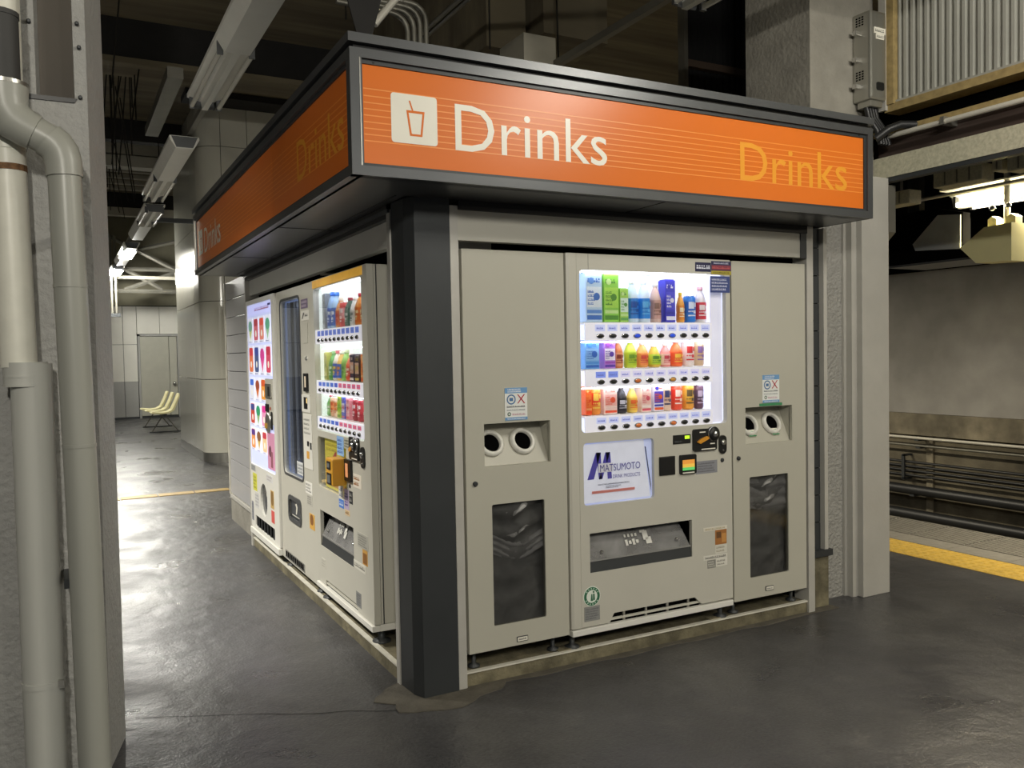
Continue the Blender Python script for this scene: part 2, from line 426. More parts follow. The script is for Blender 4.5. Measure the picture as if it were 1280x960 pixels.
# hair crack in the floor
rnd = random.Random(3); cr = MB(mat('floor_crack', '#060606', .9))
p = [(-1.05 + .11*k, .42 - .055*k + rnd.uniform(-.012, .012)) for k in range(11)]
for k in range(10):
    (a, b), (c, d) = p[k], p[k+1]
    cr.add([(a, b-.002, .0012), (c, d-.002, .0012), (c, d+.002, .0012), (a, b+.002, .0012)], [(0,1,2,3)])
part('floor_crack', cr, fl)

# ceiling slab and transverse beams
ce = struct('ceiling', MB(m_ceil).box(-7, 8.6, -7, 26, 5.02, 5.2))
def beam(y0, y1, z0, m, x0=-7, x1=4.4, lip=None):
    b = MB(m).box(x0, x1, y0, y1, z0, 5.02)
    if lip: b.mat(lip).box(x0, x1, y0-.03, y1+.1, z0-.04, z0)
    return b
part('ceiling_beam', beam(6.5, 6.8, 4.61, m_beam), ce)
part('ceiling_beam', MB(m_ceil).box(-7, 4.4, 6.47, 6.95, 4.55, 4.61), ce)
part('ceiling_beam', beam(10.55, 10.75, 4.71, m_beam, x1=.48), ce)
part('ceiling_beam', MB(m_beamlight).box(-7, .47, 12, 12.3, 4.63, 4.81), ce)  # pale tone of both boards painted as lit by lamps beyond
part('ceiling_beam', MB(m_beamlight).box(-7, .47, 12, 12.3, 4.83, 5.02), ce)
part('ceiling_beam', MB(m_beamlight).box(-7, 4.4, 16.5, 16.7, 4.53, 4.70), ce)
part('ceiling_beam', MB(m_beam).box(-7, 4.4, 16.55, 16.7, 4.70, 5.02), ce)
for k in range(6):        # longitudinal ribs of the slab over the far corridor
    part('ceiling_rib', MB(m_beamlight).box(-7, .46, 12.8+.6*k, 12.92+.6*k, 4.95, 5.02), ce)
# concrete girder along the platform and low soffit above the track wall
part('ceiling_beam', MB(m_ceil).box(1.75, 2.1, 2.7, 6.4, 3.85, 5.02), ce)

part('ceiling_beam', MB(m_ceil).box(2.15, 2.75, 2.5, 3.2, 3.95, 5.02), ce)
# back wall with joints, dado and a door
bw = struct('wall_back', MB(m_void).box(-7, 8.6, 20.1, 20.3, 0, 5.02))
xs = [-5.9, -4.9, -3.9, -3.05, -2.2, -1.32, -.42, -.13, .15, .47]
for a, b in zip(xs[:-1], xs[1:]):
    part('wall_panel', MB(m_backlow).box(a+.006, b-.006, 20.0, 20.1, .05, .93), bw)
    part('wall_panel', MB(m_back).box(a+.006, b-.006, 20.0, 20.1, .935, 1.86), bw)
    part('wall_panel', MB(m_back).box(a+.006, b-.006, 20.0, 20.1, 1.87, 2.82), bw)
part('wall_panel', MB(m_back).box(.476, 1.0, 20.0, 20.1, 2.13, 2.82), bw)
part('wall_panel', MB(m_back).box(1.01, 3.2, 20.0, 20.1, 2.13, 2.82), bw)
part('wall_panel', MB(m_back).box(1.44, 3.2, 20.0, 20.1, .05, 2.12), bw)
part('upper_wall', MB(mat('upper_wall', '#8a8672', .8, var=.1, scale=3)).box(-6, 4.4, 20.0, 20.1, 2.84, 5.02), bw)
part('skirting', MB(m_dark).box(-6, 3.2, 19.98, 20.1, 0, .045), bw)
d = struct('door_1', MB(m_door).box(.53, 1.2, 19.96, 20.08, .06, 2.06, .006), (.87, 20, 0))
part('door_frame', MB(m_backlow).box(.477, .525, 19.93, 20.1, .0, 2.12).box(.477, 1.43, 19.93, 20.1, 2.07, 2.12).box(1.40, 1.43, 19.93, 20.1, 0, 2.07), d)
part('side_leaf', MB(m_door).box(1.21, 1.39, 19.96, 20.08, .06, 2.06, .006), d)
part('door_handle', MB(m_chrome).rev([(.012, 19.96), (.012, 19.93), (.045, 19.92), (.045, 19.9), (.02, 19.89)], (1.31, 0, .86), 'y'), d)
# roof braces in front of the upper back wall
tr = thing('roof_truss', 'rusty grey steel roof truss with crossed braces above far door', 'truss', (-.1, 18, 3.0))
def bar(a, b, r=.05, m=m_conduit): return MB(m).tube([a, b], r, 6, False)
part('chord', bar((-2, 18, 3.05), (4.2, 18, 3.05), .05, m_conduit), tr); part('chord', bar((-2, 18, 3.55), (4.2, 18, 3.55), .05, m_conduit), tr)
for a, b in (((-.6, 18, 4.5), (1.3, 18, 3.5)), ((.1, 18, 3.55), (.9, 18, 3.1)), ((1.2, 18, 3.5), (.1, 18, 3.08)), ((1.35, 18, 3.6), (1.25, 18, 2.6)), ((1.9, 18, 4.4), (.2, 18, 3.95))):
    part('brace', bar(a, b, .05, m_conduit), tr)
part('flange', MB(m_beamlight).box(-2, 4.2, 17.9, 18.1, 3.32, 3.39), tr)

# left pillar with pocket; left bay wall
pl = MB(m_pillar)
pl.prismz([(-2.6, .0), (-1.345, .0), (-1.345, .9), (-2.6, .9)], 0, 5.02)
pl.prismz([(-1.345, 0), (-1.158, 0), (-1.095, .255), (-1.095, .9), (-1.345, .9)], 0, 2.33)
pl.prismz([(-1.197, 0), (-1.158, 0), (-1.095, .255), (-1.095, .9), (-1.197, .9)], 2.33, 5.02)
pl.prismz([(-1.345, .0), (-1.312, .0), (-1.30, .09), (-1.345, .09)], 2.33, 5.02)
wl = struct('wall_left', pl, (-1.6, .4, 0))
part('pocket_panel', MB(m_pillar2).box(-1.345, -1.197, .08, .14, 2.33, 5.02), wl)
part('pocket_ledge', MB(m_black).prism([(-1.345, 2.33), (-1.197, 2.33), (-1.19, 2.345), (-1.345, 2.345)], -.006, .09), wl)
part('bay_wall', MB(m_beam).box(-6.2, -6.0, -6.5, 20, 0, 5.02), wl)
for z, x in ((2.52, -1.179), (2.6, -1.183), (2.35, -1.18), (2.585, -1.327)):
    part('bolt', MB(m_dark).rev([(.007, .0), (.007, -.012), (.004, -.014)], (x, 0, z), 'y', 8), wl)

# wall across the track
fy0, fy1 = -8, 26
wr = struct('wall_right', MB(m_far).box(8.3, 8.6, fy0, fy1, .60, 2.38))
part('ledge', MB(m_ledge).box(8.22, 8.6, fy0, fy1, .33, .60), wr)
part('lower_wall', MB(m_farlow).box(8.36, 8.6, fy0, fy1, -1.2, .33), wr)
part('unlit_header', MB(m_void).box(8.0, 8.6, fy0, fy1, 2.38, 5.02), wr)  # black colour stands in for the unlit zone above the wall
for k in range(4):
    y = 3.62 + 1.9*k - 1.9
    part('stain_rib', MB(m_ledge).box(8.33, 8.36, y-.03, y+.06, -1.1, .33), wr)
tb = struct('floor_track', MB(m_farlow).box(4.9, 8.6, fy0, fy1, -1.3, -1.15))
part('platform_face', MB(m_farlow).box(4.80, 4.93, fy0, fy1, -1.15, -.2), tb)

def longpipe(name, label, x, z, r, m, y0=-7, y1=20, group=None, cat='pipe', brk=True):
    t = thing(name, label, cat, (x, 1.5, z), group)
    part('pipe', MB(m).tube([(x, y0, z), (x, y1, z)], r, 10), t)
    if brk:
        for y in (-1.2, 1.9, 3.7, 5.6): part('bracket', MB(m_dark).box(x-r*.4, 8.37, y-.03, y+.03, z-r-.02, z-r*.2), t)
    return t
longpipe('handrail_pipe', 'pale rusty pipe running just under the wet concrete ledge', 8.17, .30, .018, m_whitecond)
longpipe('wall_conduit', 'thin grey conduit below the pale pipe on track wall', 8.2, .20, .016, m_conduit, cat='conduit')
for k, z in enumerate((-.02, -.075, -.13, -.19)):
    longpipe('signal_cable', ('topmost', 'second', 'third', 'lowest')[k] + ' of four thin dark cables held by a rack on track wall', 8.24, z, .017, m_cable, group='thin cables on the track wall', cat='cable', brk=False)
longpipe('thick_cable', 'upper of two thick black cables along the track wall', 8.1, -.345, .062, m_cable, cat='cable')
longpipe('thick_cable', 'lower of two thick black cables along the track wall', 8.1, -.655, .066, m_cable, cat='cable')
rk = thing('cable_rack', 'small dark steel rack arm holding four thin cables', 'rack', (8.3, 3.95, -.1))
part('post', MB(m_dark).box(8.2, 8.225, 3.9, 3.94, -.24, .07), rk)
part('arm', MB(m_dark).box(8.2, 8.37, 3.9, 3.93, .05, .075), rk); part('arm', MB(m_dark).box(8.2, 8.37, 3.9, 3.93, -.25, -.225), rk)

# concrete column and painted steel column right of the kiosk
cc = struct('column_concrete', MB(m_rough).box(2.475, 2.715, .14, .64, 0, 2.45).mat(m_conc).box(2.475, 2.99, .14, .64, 2.45, 5.02), (2.6, .5, 0))
part('edge_strip', MB(m_paintcol).box(2.715, 2.735, .125, .64, 0, 2.45), cc)
sc = struct('column_steel', MB(m_paintcol).box(2.775, 3.0, .045, .30, 0, 2.42, .004), (2.9, .2, 0))
part('web', MB(m_paintcol).box(2.735, 2.776, .085, .6, 0, 2.3), sc)
part('flange', MB(m_paintcol).box(2.99, 3.035, .17, .30, 1.88, 2.42), sc)
part('haunch', MB(m_conduit).prismx([(.045, 2.11), (.30, 1.88), (.30, 2.38), (.045, 2.38)], 3.001, 3.06), sc)
part('column_cap', MB(m_conc).box(2.735, 2.99, .3, .64, 2.3, 2.45), sc)
# kiosk end wall: enamel panels over a low concrete plinth, front right and far left
we = struct('wall_kiosk_right', MB(m_void).box(2.34, 2.46, .075, .13, .31, 2.1), (2.4, .1, 0))
for k in range(12):
    z = .325 + k*.152
    part('panel', MB(m_dark).box(2.34, 2.445, .06, .075, z, z+.147), we)
part('edge_post', MB(m_post).box(2.448, 2.474, .03, .13, .325, 2.1), we)
part('plinth', MB(m_curb).box(2.336, 2.485, .04, .13, 0, .29), we)
part('plinth_cap', MB(m_dark).box(2.336, 2.5, .02, .13, .29, .325), we)
wk = struct('wall_kiosk_left', MB(m_void).box(.075, .6, 3.47, 4.66, .24, 2.12), (.1, 4, 0))
for k in range(12):
    z = .245 + k*.1565
    part('panel', MB(m_tilewall).box(.055, .08, 3.475, 4.62, z, z+.152, .004), wk)
part('edge_post', MB(m_postline).box(.045, .6, 4.625, 4.65, .20, 2.12), wk)
part('plinth', MB(m_conc).box(.06, .6, 3.46, 4.66, 0, .2), wk)
part('plinth_cap', MB(m_post).box(.045, .1, 3.46, 4.65, .205, .235), wk)

# ================================================================== KIOSK
kf = thing('shopfront', 'grey aluminium shopfront frame around both banks of machines', 'frame', (.1, .1, 0))
part('plinth', MB(m_curb).prismz([(.197, .012), (2.33, .012), (2.33, .85), (.85, .85), (.85, 3.44), (.012, 3.44), (.012, .187), (.197, .187)], 0, .064), kf)
part('plinth_edge', MB(m_postline).box(.237, 2.287, .006, .03, .0615, .0685), kf)
part('plinth_edge', MB(m_postline).box(.006, .03, .227, 3.41, .0615, .0685), kf)
part('trim_post', MB(m_post).box(.197, .236, -.002, .1, 0, 2.075, .002), kf)
part('trim_post', MB(m_post).box(2.287, 2.334, -.002, .1, 0, 2.098, .002), kf)
part('trim_post', MB(m_post).box(-.002, .07, .187, .226, 0, 2.075, .002), kf)
part('trim_post', MB(m_post).box(-.002, .1, 3.41, 3.45, 0, 2.075, .002), kf)
part('jamb', MB(m_post).box(.07, .5, .215, .226, .065, 2.075), kf)
part('lintel', MB(m_paint).box(.237, 2.286, .006, .05, 1.93, 2.058), kf)
part('lintel_end', MB(m_soffit).box(2.245, 2.286, -.002, .006, 1.925, 2.06), kf)
part('head_rail', MB(m_black).box(.237, 2.286, -.008, .06, 2.058, 2.098), kf)
part('lintel', MB(m_white).box(.03, .075, .227, 3.41, 1.925, 2.04), kf)
part('head_rail', MB(m_black).box(.0, .07, .227, 3.41, 2.04, 2.098), kf)
part('head_rail_lip', MB(m_frame).box(-.012, .0, .187, 3.41, 2.06, 2.075), kf)
part('dark_filler', MB(m_void).box(.86, 2.28, .86, 3.4, .064, 2.098), kf)  # black block added so the gaps between machines stay dark
part('dark_backing', MB(m_void).box(.1, .86, 3.41, 3.44, .064, 2.098), kf)  # black sheets, here and next, added to shut out light
part('dark_backing', MB(m_void).box(2.287, 2.334, .1, .8, .064, 2.098), kf)

cp = thing('corner_pillar', 'charcoal steel corner pillar between the two banks of machines', 'pillar', (.1, .1, 0))
part('shaft', MB(m_dark).prismz([(.004, .184), (.012, .05), (.036, -.006), (.194, -.006), (.194, .184)], .004, 2.099), cp)
part('cover_strip', MB(m_dark).prismz([(.010, .054), (.034, -.008), (.037, -.008), (.037, .0), (.013, .06)], .006, 2.098), cp)

ca = thing('kiosk_canopy', 'charcoal canopy box with orange drinks signs on both faces', 'canopy', (.9, .9, 2.1))
X0, X1, Y0, Y1 = -.323, 2.412, -.323, 3.70
Zb, Zt = 2.099, 2.553
# core (notched round the concrete column)
part('roof_box', MB(m_dark).prismz([(X0+.05, Y0+.05), (X1-.01, Y0+.05), (X1-.01, .12), (2.28, .12), (2.28, Y1-.01), (X0+.05, Y1-.01)], Zb+.012, 2.56), ca)
part('soffit', MB(m_soffit).prismz([(X0+.03, Y0+.03), (X1-.004, Y0+.03), (X1-.004, .0), (-.0, .0), (-.0, Y1-.004), (X0+.03, Y1-.004)], Zb, Zb+.012), ca)
for a, b in ((1.02, 1.03), (2.36, 2.37)):
    part('soffit_seam', MB(m_black).box(X0+.04, -.01, a, b, Zb-.002, Zb), ca)
part('soffit_seam', MB(m_black).box(-.045, -.037, .0, 3.5, Zb-.003, Zb), ca)
part('soffit_seam', MB(m_black).box(1.1, 1.108, Y0+.03, -.0, Zb-.002, Zb), ca)
part('cap', MB(m_frame).prismz([(X0-.006, Y0-.006), (X1+.006, Y0-.006), (X1+.006, .12), (2.28, .12), (2.28, Y1+.006), (X0-.006, Y1+.006)], 2.571, 2.604), ca)
part('shadow_gap', MB(m_black).prismz([(X0+.02, Y0+.02), (X1-.01, Y0+.02), (X1-.01, .12), (2.28, .12), (2.28, Y1-.01), (X0+.02, Y1-.01)], 2.545, 2.572), ca)
part('end_panel', MB(m_frame).box(X1-.02, X1, Y0+.002, .12, Zb, Zt), ca)
part('end_panel', MB(m_frame).box(X0+.002, 2.28, Y1-.02, Y1, Zb, Zt), ca)

def sign(x0, x1, z0, z1, L):
    """one fascia in face coordinates; the face lies at y = -.323"""
    sg = thing('sign_fascia', 'long orange sign face with white cup icon and Drinks lettering, ' +
               ('facing the corridor' if L else 'facing the platform front'), 'sign', ((x0+x1)/2, -.3, Zb), None, L)
    y = -.323
    px0, px1 = (x0+.036, x1-.036)
    part('frame', MB(m_frame).plate(rect(x0, x1, Zb, Zt), [rect(px0, px1, 2.134, 2.519)], y, y+.045), sg)
    part('inner_frame', MB(m_dark).plate(rect(px0, px1, 2.134, 2.519), [rect(px0+.014, px1-.014, 2.146, 2.503)], y+.012, y+.04), sg)
    part('bright_bead', MB(m_steel).box(px0-.001, px0+.003, y-.002, y+.02, 2.134, 2.519), sg)
    n = 3 if L else 1
    edges = [px0+.014 + (px1-px0-.028)*k/n for k in range(n+1)]
    pan = None
    for a, b in zip(edges[:-1], edges[1:]):
        o = part('sign_panel', MB(m_orange).box(a+.0008, b-.0008, y+.018, y+.026, 2.147, 2.502), sg); pan = pan or o
        for xx in (a+.04, b-.04): part('rivet', MB(m_black).box(xx, xx+.006, y+.010, y+.013, 2.5075, 2.5135), sg)
    ys = y+.0172
    st = MB(m_stripe)
    for k, z in enumerate((2.416, 2.390, 2.366, 2.343, 2.320, 2.296, 2.273, 2.251, 2.228)):
        st.quad(px0+.018, px1-.016, z-.0022, z+.0022, ys)
    part('stripe', st, pan)
    a = x0+.158
    part('icon', MB(m_cream).poly(rrect(a, a+.184, 2.233, 2.415, .012), ys-.0006), pan)
    cu = MB(m_orange); c = a+.092; yy = ys-.0012
    cu.plate([(c-.019, 2.262), (c+.030, 2.262), (c+.041, 2.356), (c-.032, 2.356)], [[(c-.012, 2.270), (c+.023, 2.270), (c+.032, 2.347), (c-.023, 2.347)]], yy, yy+.0004)
    cu.poly([(c-.010, 2.356), (c-.004, 2.356), (c-.016, 2.392), (c-.022, 2.391)], yy)
    part('cup_symbol', cu, pan)
    part('lettering', text(MB(m_cream), 'Drinks', x0+.416, x0+1.116, 2.225, 2.403, ys-.0006), pan)
    e = x1-.877 if not L else x1-.85
    part('lettering', text(MB(m_signyel), 'Drinks', e, e+.707, 2.226, 2.403, ys-.0004), pan)
    return sg
sign(X0, X1, Zb, Zt, False)
sign(-Y1, -Y0-.001, Zb, Zt, True)

# ------------------------------------------------------------------ litter bins (front bank)
def seps(mb, y): pass
def recycle_bin(x0, x1, rec, ringc, win, stk, knob, plate, zb, label, tags):
    t = thing('recycling_bin', label, 'bin', ((x0+x1)/2, .3, .066), 'built in recycling bins' if False else None)
    zt = 1.895
    part('cabinet', MB(m_binpaint).pocket(x0+.004, x1-.004, zb+.01, zt-.004, .026, .62, .006), t)
    part('door', MB(m_binpaint).plate(rect(x0, x1, zb, zt), [rect(*rec), rrect(*win, .008)], .002, .024), t)
    # slanted recess
    a, b, z0, z1 = rec
    rp = MB(m_binpaint)
    rp.add([(a, .022, z0), (b, .022, z0), (b, .105, z1-.012), (a, .105, z1-.012)], [(0,1,2,3)])
    rp.add([(a, .02, z1), (b, .02, z1), (b, .11, z1-.001), (a, .11, z1-.001)], [(0,1,2,3)])
    rp.add([(a, .02, z0), (a, .02, z1), (a, .11, z1)], [(0,2,1)]); rp.add([(b, .02, z0), (b, .02, z1), (b, .11, z1)], [(0,1,2)])
    part('recess', rp, t)
    sl = math.atan2(.083, z1-.012-z0); h = ringc[2]
    for cx in ringc[:2]:
        yc = .022 + (h-z0)*math.tan(sl)
        R = Matrix.Translation((cx, yc, h)) @ Matrix.Rotation(-sl, 4, 'X')
        rg = MB(m_ring).rev([(.047, .0), (.063, -.002), (.064, -.008), (.058, -.018), (.049, -.022), (.043, -.018), (.042, -.002)], ax='y', n=28, caps=False)
        rg.v = [tuple(R @ Vector(p)) for p in rg.v]; ro = part('inlet_ring', rg, t)
        hl = MB(m_void).add([(.045*math.cos(2*PI*k/24), -.003, .045*math.sin(2*PI*k/24)) for k in range(24)], [tuple(range(24))])
        hl.v = [tuple(R @ Vector(p)) for p in hl.v]; part('inlet_hole', hl, ro)
        if tags:
            tg = MB(m_cream).box(cx-.02, cx+.03, -.026, -.0245, -.075, -.038).mat(flat('#3f8a5c')).quad(cx-.02, cx+.03, -.075, -.068, -.0265).mat(flat('#7fb893')).quad(cx-.005, cx+.015, -.06, -.045, -.0265)
            tg.v = [tuple(Matrix.Translation((0, yc+.018, h)) @ Matrix.Rotation(-sl, 4, 'X') @ Vector(p)) for p in tg.v]
            part('inlet_tag', tg, ro)
    # window, bag
    a, b, z0, z1 = win
    part('window_pane', MB(m_smoke).box(a+.001, b-.001, .008, .012, z0+.001, z1-.001), t)
    rnd = random.Random(int(x0*100)); nx, nz = 16, 34; vs = []; fs = []
    for j in range(nz+1):
        for i in range(nx+1):
            u, v = i/nx, j/nz
            fold = .012*math.sin(v*38 + 2*math.sin(u*5)) * (1 if v > .62 else .25)
            vs.append((a-.02+(b-a+.04)*u, .032 + .012*math.cos(u*PI*2) + fold + rnd.uniform(-.006, .006), z0-.04+(z1-z0+.05)*v))
    for j in range(nz):
        for i in range(nx): fs.append((j*(nx+1)+i, j*(nx+1)+i+1, (j+1)*(nx+1)+i+1, (j+1)*(nx+1)+i))
    part('bin_bag', MB(m_bag).add(vs, fs, True), t, 'crumpled clear plastic bag')
    cuff = MB(film('bag_cuff', (.9, .9, .9), 1.0)); vs = []; fs = []
    zc0, zc1 = (z0+(z1-z0)*.66, z1-.02) if tags else (z0+(z1-z0)*.58, z0+(z1-z0)*.74)
    for j in range(13):
        for i in range(nx+1):
            u, v = i/nx, j/12
            sag = 0 if tags else -.035*math.sin(PI*u)
            vs.append((a-.01+(b-a+.02)*u, .026 + .007*math.sin(v*19+3*u) + rnd.uniform(-.003, .003), zc0+(zc1-zc0)*v+sag+.01*math.sin(u*7+1)))
    for j in range(12):
        for i in range(nx): fs.append((j*(nx+1)+i, j*(nx+1)+i+1, (j+1)*(nx+1)+i+1, (j+1)*(nx+1)+i))
    part('bag_cuff', cuff.add(vs, fs, True), t)
    kx, kz = knob; part('lock', MB(m_dark).rev([(.011, .002), (.011, -.006), (.007, -.008)], (kx, 0, kz), 'y', 12), t)
    px, pz = plate
    po = part('maker_plate', MB(m_frame).box(px-.028, px+.028, -.002, .003, pz-.012, pz+.012, .001), t)
    part('plate_print', MB(m_cream).quad(px-.025, px+.025, pz-.009, pz+.009, -.0025).mat(m_frame).marks(px-.02, px+.02, pz-.006, pz+.006, 1, -.003), po)
    a, b, z0, z1 = stk; W, H = b-a, z1-z0
    so = part('sorting_sticker', MB(flat('#e9ebe8')).box(a, b, -.0005, .0025, z0, z1), t); y = -.0012
    s = MB(flat('#6f9fd0')).quad(a, b, z1-H*.17, z1, y).quad(a, b, z0, z0+H*.09, y)
    s.mat(flat('#eef2f4')).marks(a+W*.12, b-W*.12, z1-H*.15, z1-H*.02, 2, y-.0004, seed=2).marks(a+W*.1, b-W*.1, z0+H*.015, z0+H*.075, 1, y-.0004)
    s.mat(flat('#5079a8')).plate(circ(a+W*.28, z0+H*.64, W*.2, 18), [circ(a+W*.28, z0+H*.64, W*.15, 18)], y-.0003, y)
    s.quad(a+W*.2, a+W*.36, z0+H*.59, z0+H*.69, y-.0003)
    c, e, q = a+W*.72, z0+H*.65, W*.18; k = .3*q
    s.mat(flat('#b0203a'))
    s.poly([(c-q, e-q), (c-q+k, e-q), (c+q, e+q), (c+q-k, e+q)], y-.0003); s.poly([(c+q-k, e-q), (c+q, e-q), (c-q+k, e+q), (c-q, e+q)], y-.0005)
    s.mat(flat('#4a4f58')).marks(a+W*.08, b-W*.08, z0+H*.38, z0+H*.46, 1, y-.0003).mat(flat('#9aa0a6')).marks(a+W*.08, b-W*.1, z0+H*.28, z0+H*.35, 1, y-.0003)
    s.mat(flat('#56705f')).plate(circ(a+W*.18, z0+H*.19, W*.08, 12), [circ(a+W*.18, z0+H*.19, W*.04, 12)], y-.0003, y)
    s.mat(flat('#c9a0b0')).marks(a+W*.32, b-W*.1, z0+H*.13, z0+H*.23, 1, y-.0003)
    part('sticker_print', s, so)
    for fx in (x0+.05, x1-.05):
        part('foot', MB(m_dark).rev([(.028, .066), (.028, .074), (.01, .082), (.01, zb+.02)], (fx, .07, 0), n=12), t)
    part('underframe', MB(m_dark).box(x0+.01, x1-.01, .05, .07, zb-.012, zb+.012), t)
    return t
recycle_bin(.250, .757, (.341, .673, .954, 1.141), (.401, .561, 1.047), (.372, .637, .250, .786), (.444, .556, 1.151, 1.294), (.292, .885), (.51, .173), .146,
            'tall grey recycling bin beside charcoal corner pillar with sagging clear bag', False)
recycle_bin(1.757, 2.274, (1.844, 2.174, .953, 1.143), (1.916, 2.080, 1.045), (1.868, 2.143, .252, .780), (1.961, 2.080, 1.163, 1.308), (1.791, .885), (2.0, .182), .142,
            'tall grey recycling bin at right end of front bank with tagged inlets', True)
part_r = MB(flat('#3f8a5c')).box(1.94, 2.10, -.0005, .0025, 1.146, 1.160)
for o in list(bpy.data.objects):
    if o.name == 'recycling_bin.001': part('green_strip', part_r, o)

# ================================================================== DRINK SAMPLES (each its own thing)
def solid(h, g=.35): return mat('drink_' + h, h, g, var=.04, scale=25)
_dm = {}
def dm(h):
    if h not in _dm: _dm[h] = solid(h)
    return _dm[h]
def bottle(t, b, wd, h, body, labelc, cap, accent):
    x, y, z = b; r = min(wd/2, .034); bh = h*.70
    part('body', MB(dm(body)).rev([(r*.85, z), (r, z+.006), (r, z+bh*.3), (r*.94, z+bh*.5), (r, z+bh*.68), (r*.97, z+bh*.84), (r*.6, z+h*.80), (r*.40, z+h*.86), (r*.38, z+h*.9)], (x, y, 0), n=14), t)
    lb = part('wrap_label', MB(dm(labelc)).rev([(r*1.015, z+bh*.12), (r*1.02, z+bh*.3), (r*.965, z+bh*.5), (r*1.02, z+bh*.68), (r*1.0, z+bh*.8)], (x, y, 0), n=14, caps=False), t)
    part('label_print', curved(MB(dm(accent)), x, y, r*1.04, z+bh*.2, z+bh*.72), lb)
    part('cap', MB(dm(cap)).rev([(r*.44, z+h*.895), (r*.46, z+h*.90), (r*.45, z+h*.995), (r*.38, z+h)], (x, y, 0), n=12), t)
def curved(mb, x, y, r, z0, z1):
    """a printed motif wrapped on the front of a label: a bar, a disc and a line"""
    H = z1-z0
    def P(a, z): return (x+r*math.sin(a), y-r*math.cos(a), z)
    def patch(a0, a1, za, zb):
        vs = []; n = 4
        for k in range(n+1):
            a = a0+(a1-a0)*k/n; vs += [P(a, za), P(a, zb)]
        mb.add(vs, [(2*k, 2*k+2, 2*k+3, 2*k+1) for k in range(n)])
    for k in range(5): patch(-.8+.28*k, -.62+.28*k, z0+H*.36, z0+H*.44)
    patch(.25, .75, z0+H*.66, z0+H*.9); patch(-.75, .15, z0+H*.55, z0+H*.95); patch(-.85, .5, z0+H*.12, z0+H*.2); patch(.0, .55, z0+H*.28, z0+H*.46)
    return mb
def can(t, b, wd, h, body, labelc, cap, accent):
    x, y, z = b; r = min(wd/2, .033)
    part('body', MB(dm(body)).rev([(r*.8, z), (r, z+.008), (r, z+h-.012), (r*.82, z+h-.002)], (x, y, 0), n=16), t)
    lb = part('wrap_label', MB(dm(labelc)).rev([(r*1.02, z+h*.35), (r*1.02, z+h*.78)], (x, y, 0), n=16, caps=False), t)
    part('label_print', curved(MB(dm(accent)), x, y, r*1.04, z+h*.15, z+h*.8), lb)
    part('lid', MB(m_chrome).rev([(r*.83, z+h-.003), (r*.83, z+h+.002), (r*.7, z+h), (r*.1, z+h)], (x, y, 0), n=14), t)
def carton(t, b, wd, h, body, labelc, cap, accent):
    x, y, z = b; w2 = wd/2
    part('body', MB(dm(body)).box(x-w2, x+w2, y-.03, y+.03, z, z+h, .003), t)
    lb = part('front_print', MB(dm(labelc)).quad(x-w2*.9, x+w2*.9, z+h*.30, z+h*.72, y-.0305), t)
    part('label_print', MB(dm(accent)).quad(x-w2*.9, x+w2*.9, z+h*.05, z+h*.14, y-.031).poly(circ(x+w2*.3, z+h*.52, w2*.4, 12), y-.0312).marks(x-w2*.8, x+w2*.2, z+h*.34, z+h*.66, 4, y-.0311, seed=int(x*500)).mat(dm(cap)).poly(circ(x-w2*.35, z+h*.84, w2*.35, 12), y-.0313).quad(x-w2*.9, x+w2*.9, z+h*.18, z+h*.25, y-.0311).mat(dm(accent)).marks(x-w2*.8, x+w2*.7, z+h*.78, z+h*.92, 1, y-.031), lb)
    part('lid', MB(dm(cap)).box(x-w2*.8, x+w2*.8, y-.025, y+.025, z+h, z+h*1.02), t)
def pear(t, b, wd, h, body, labelc, cap, accent):
    x, y, z = b; r = min(wd/2, .036)
    part('body', MB(dm(body)).rev([(r*.8, z), (r, z+h*.08), (r*1.02, z+h*.3), (r*.85, z+h*.55), (r*.6, z+h*.72), (r*.42, z+h*.82), (r*.4, z+h*.88)], (x, y, 0), n=16), t)
    lb = part('wrap_label', MB(dm(labelc)).rev([(r*1.03, z+h*.12), (r*1.04, z+h*.3), (r*.88, z+h*.55)], (x, y, 0), n=16, caps=False), t)
    part('label_print', curved(MB(dm(accent)), x, y, r*1.05, z+h*.15, z+h*.5), lb)
    part('cap', MB(dm(cap)).rev([(r*.46, z+h*.87), (r*.46, z+h*.99), (r*.4, z+h)], (x, y, 0), n=12), t)
KIND = {'b': (bottle, 'drink_bottle', 'bottle'), 'c': (can, 'drink_can', 'can'), 'k': (carton, 'drink_carton', 'carton'), 'p': (pear, 'drink_bottle', 'bottle')}
def drink(k, x, wd, z0, z1, cols, label, group, L, y=.075):
    fn, nm, cat = KIND[k]
    t = thing(nm, label, cat, (x, y, z0), group, L); fn(t, (x, y, z0), wd*.97, z1-z0, *cols)

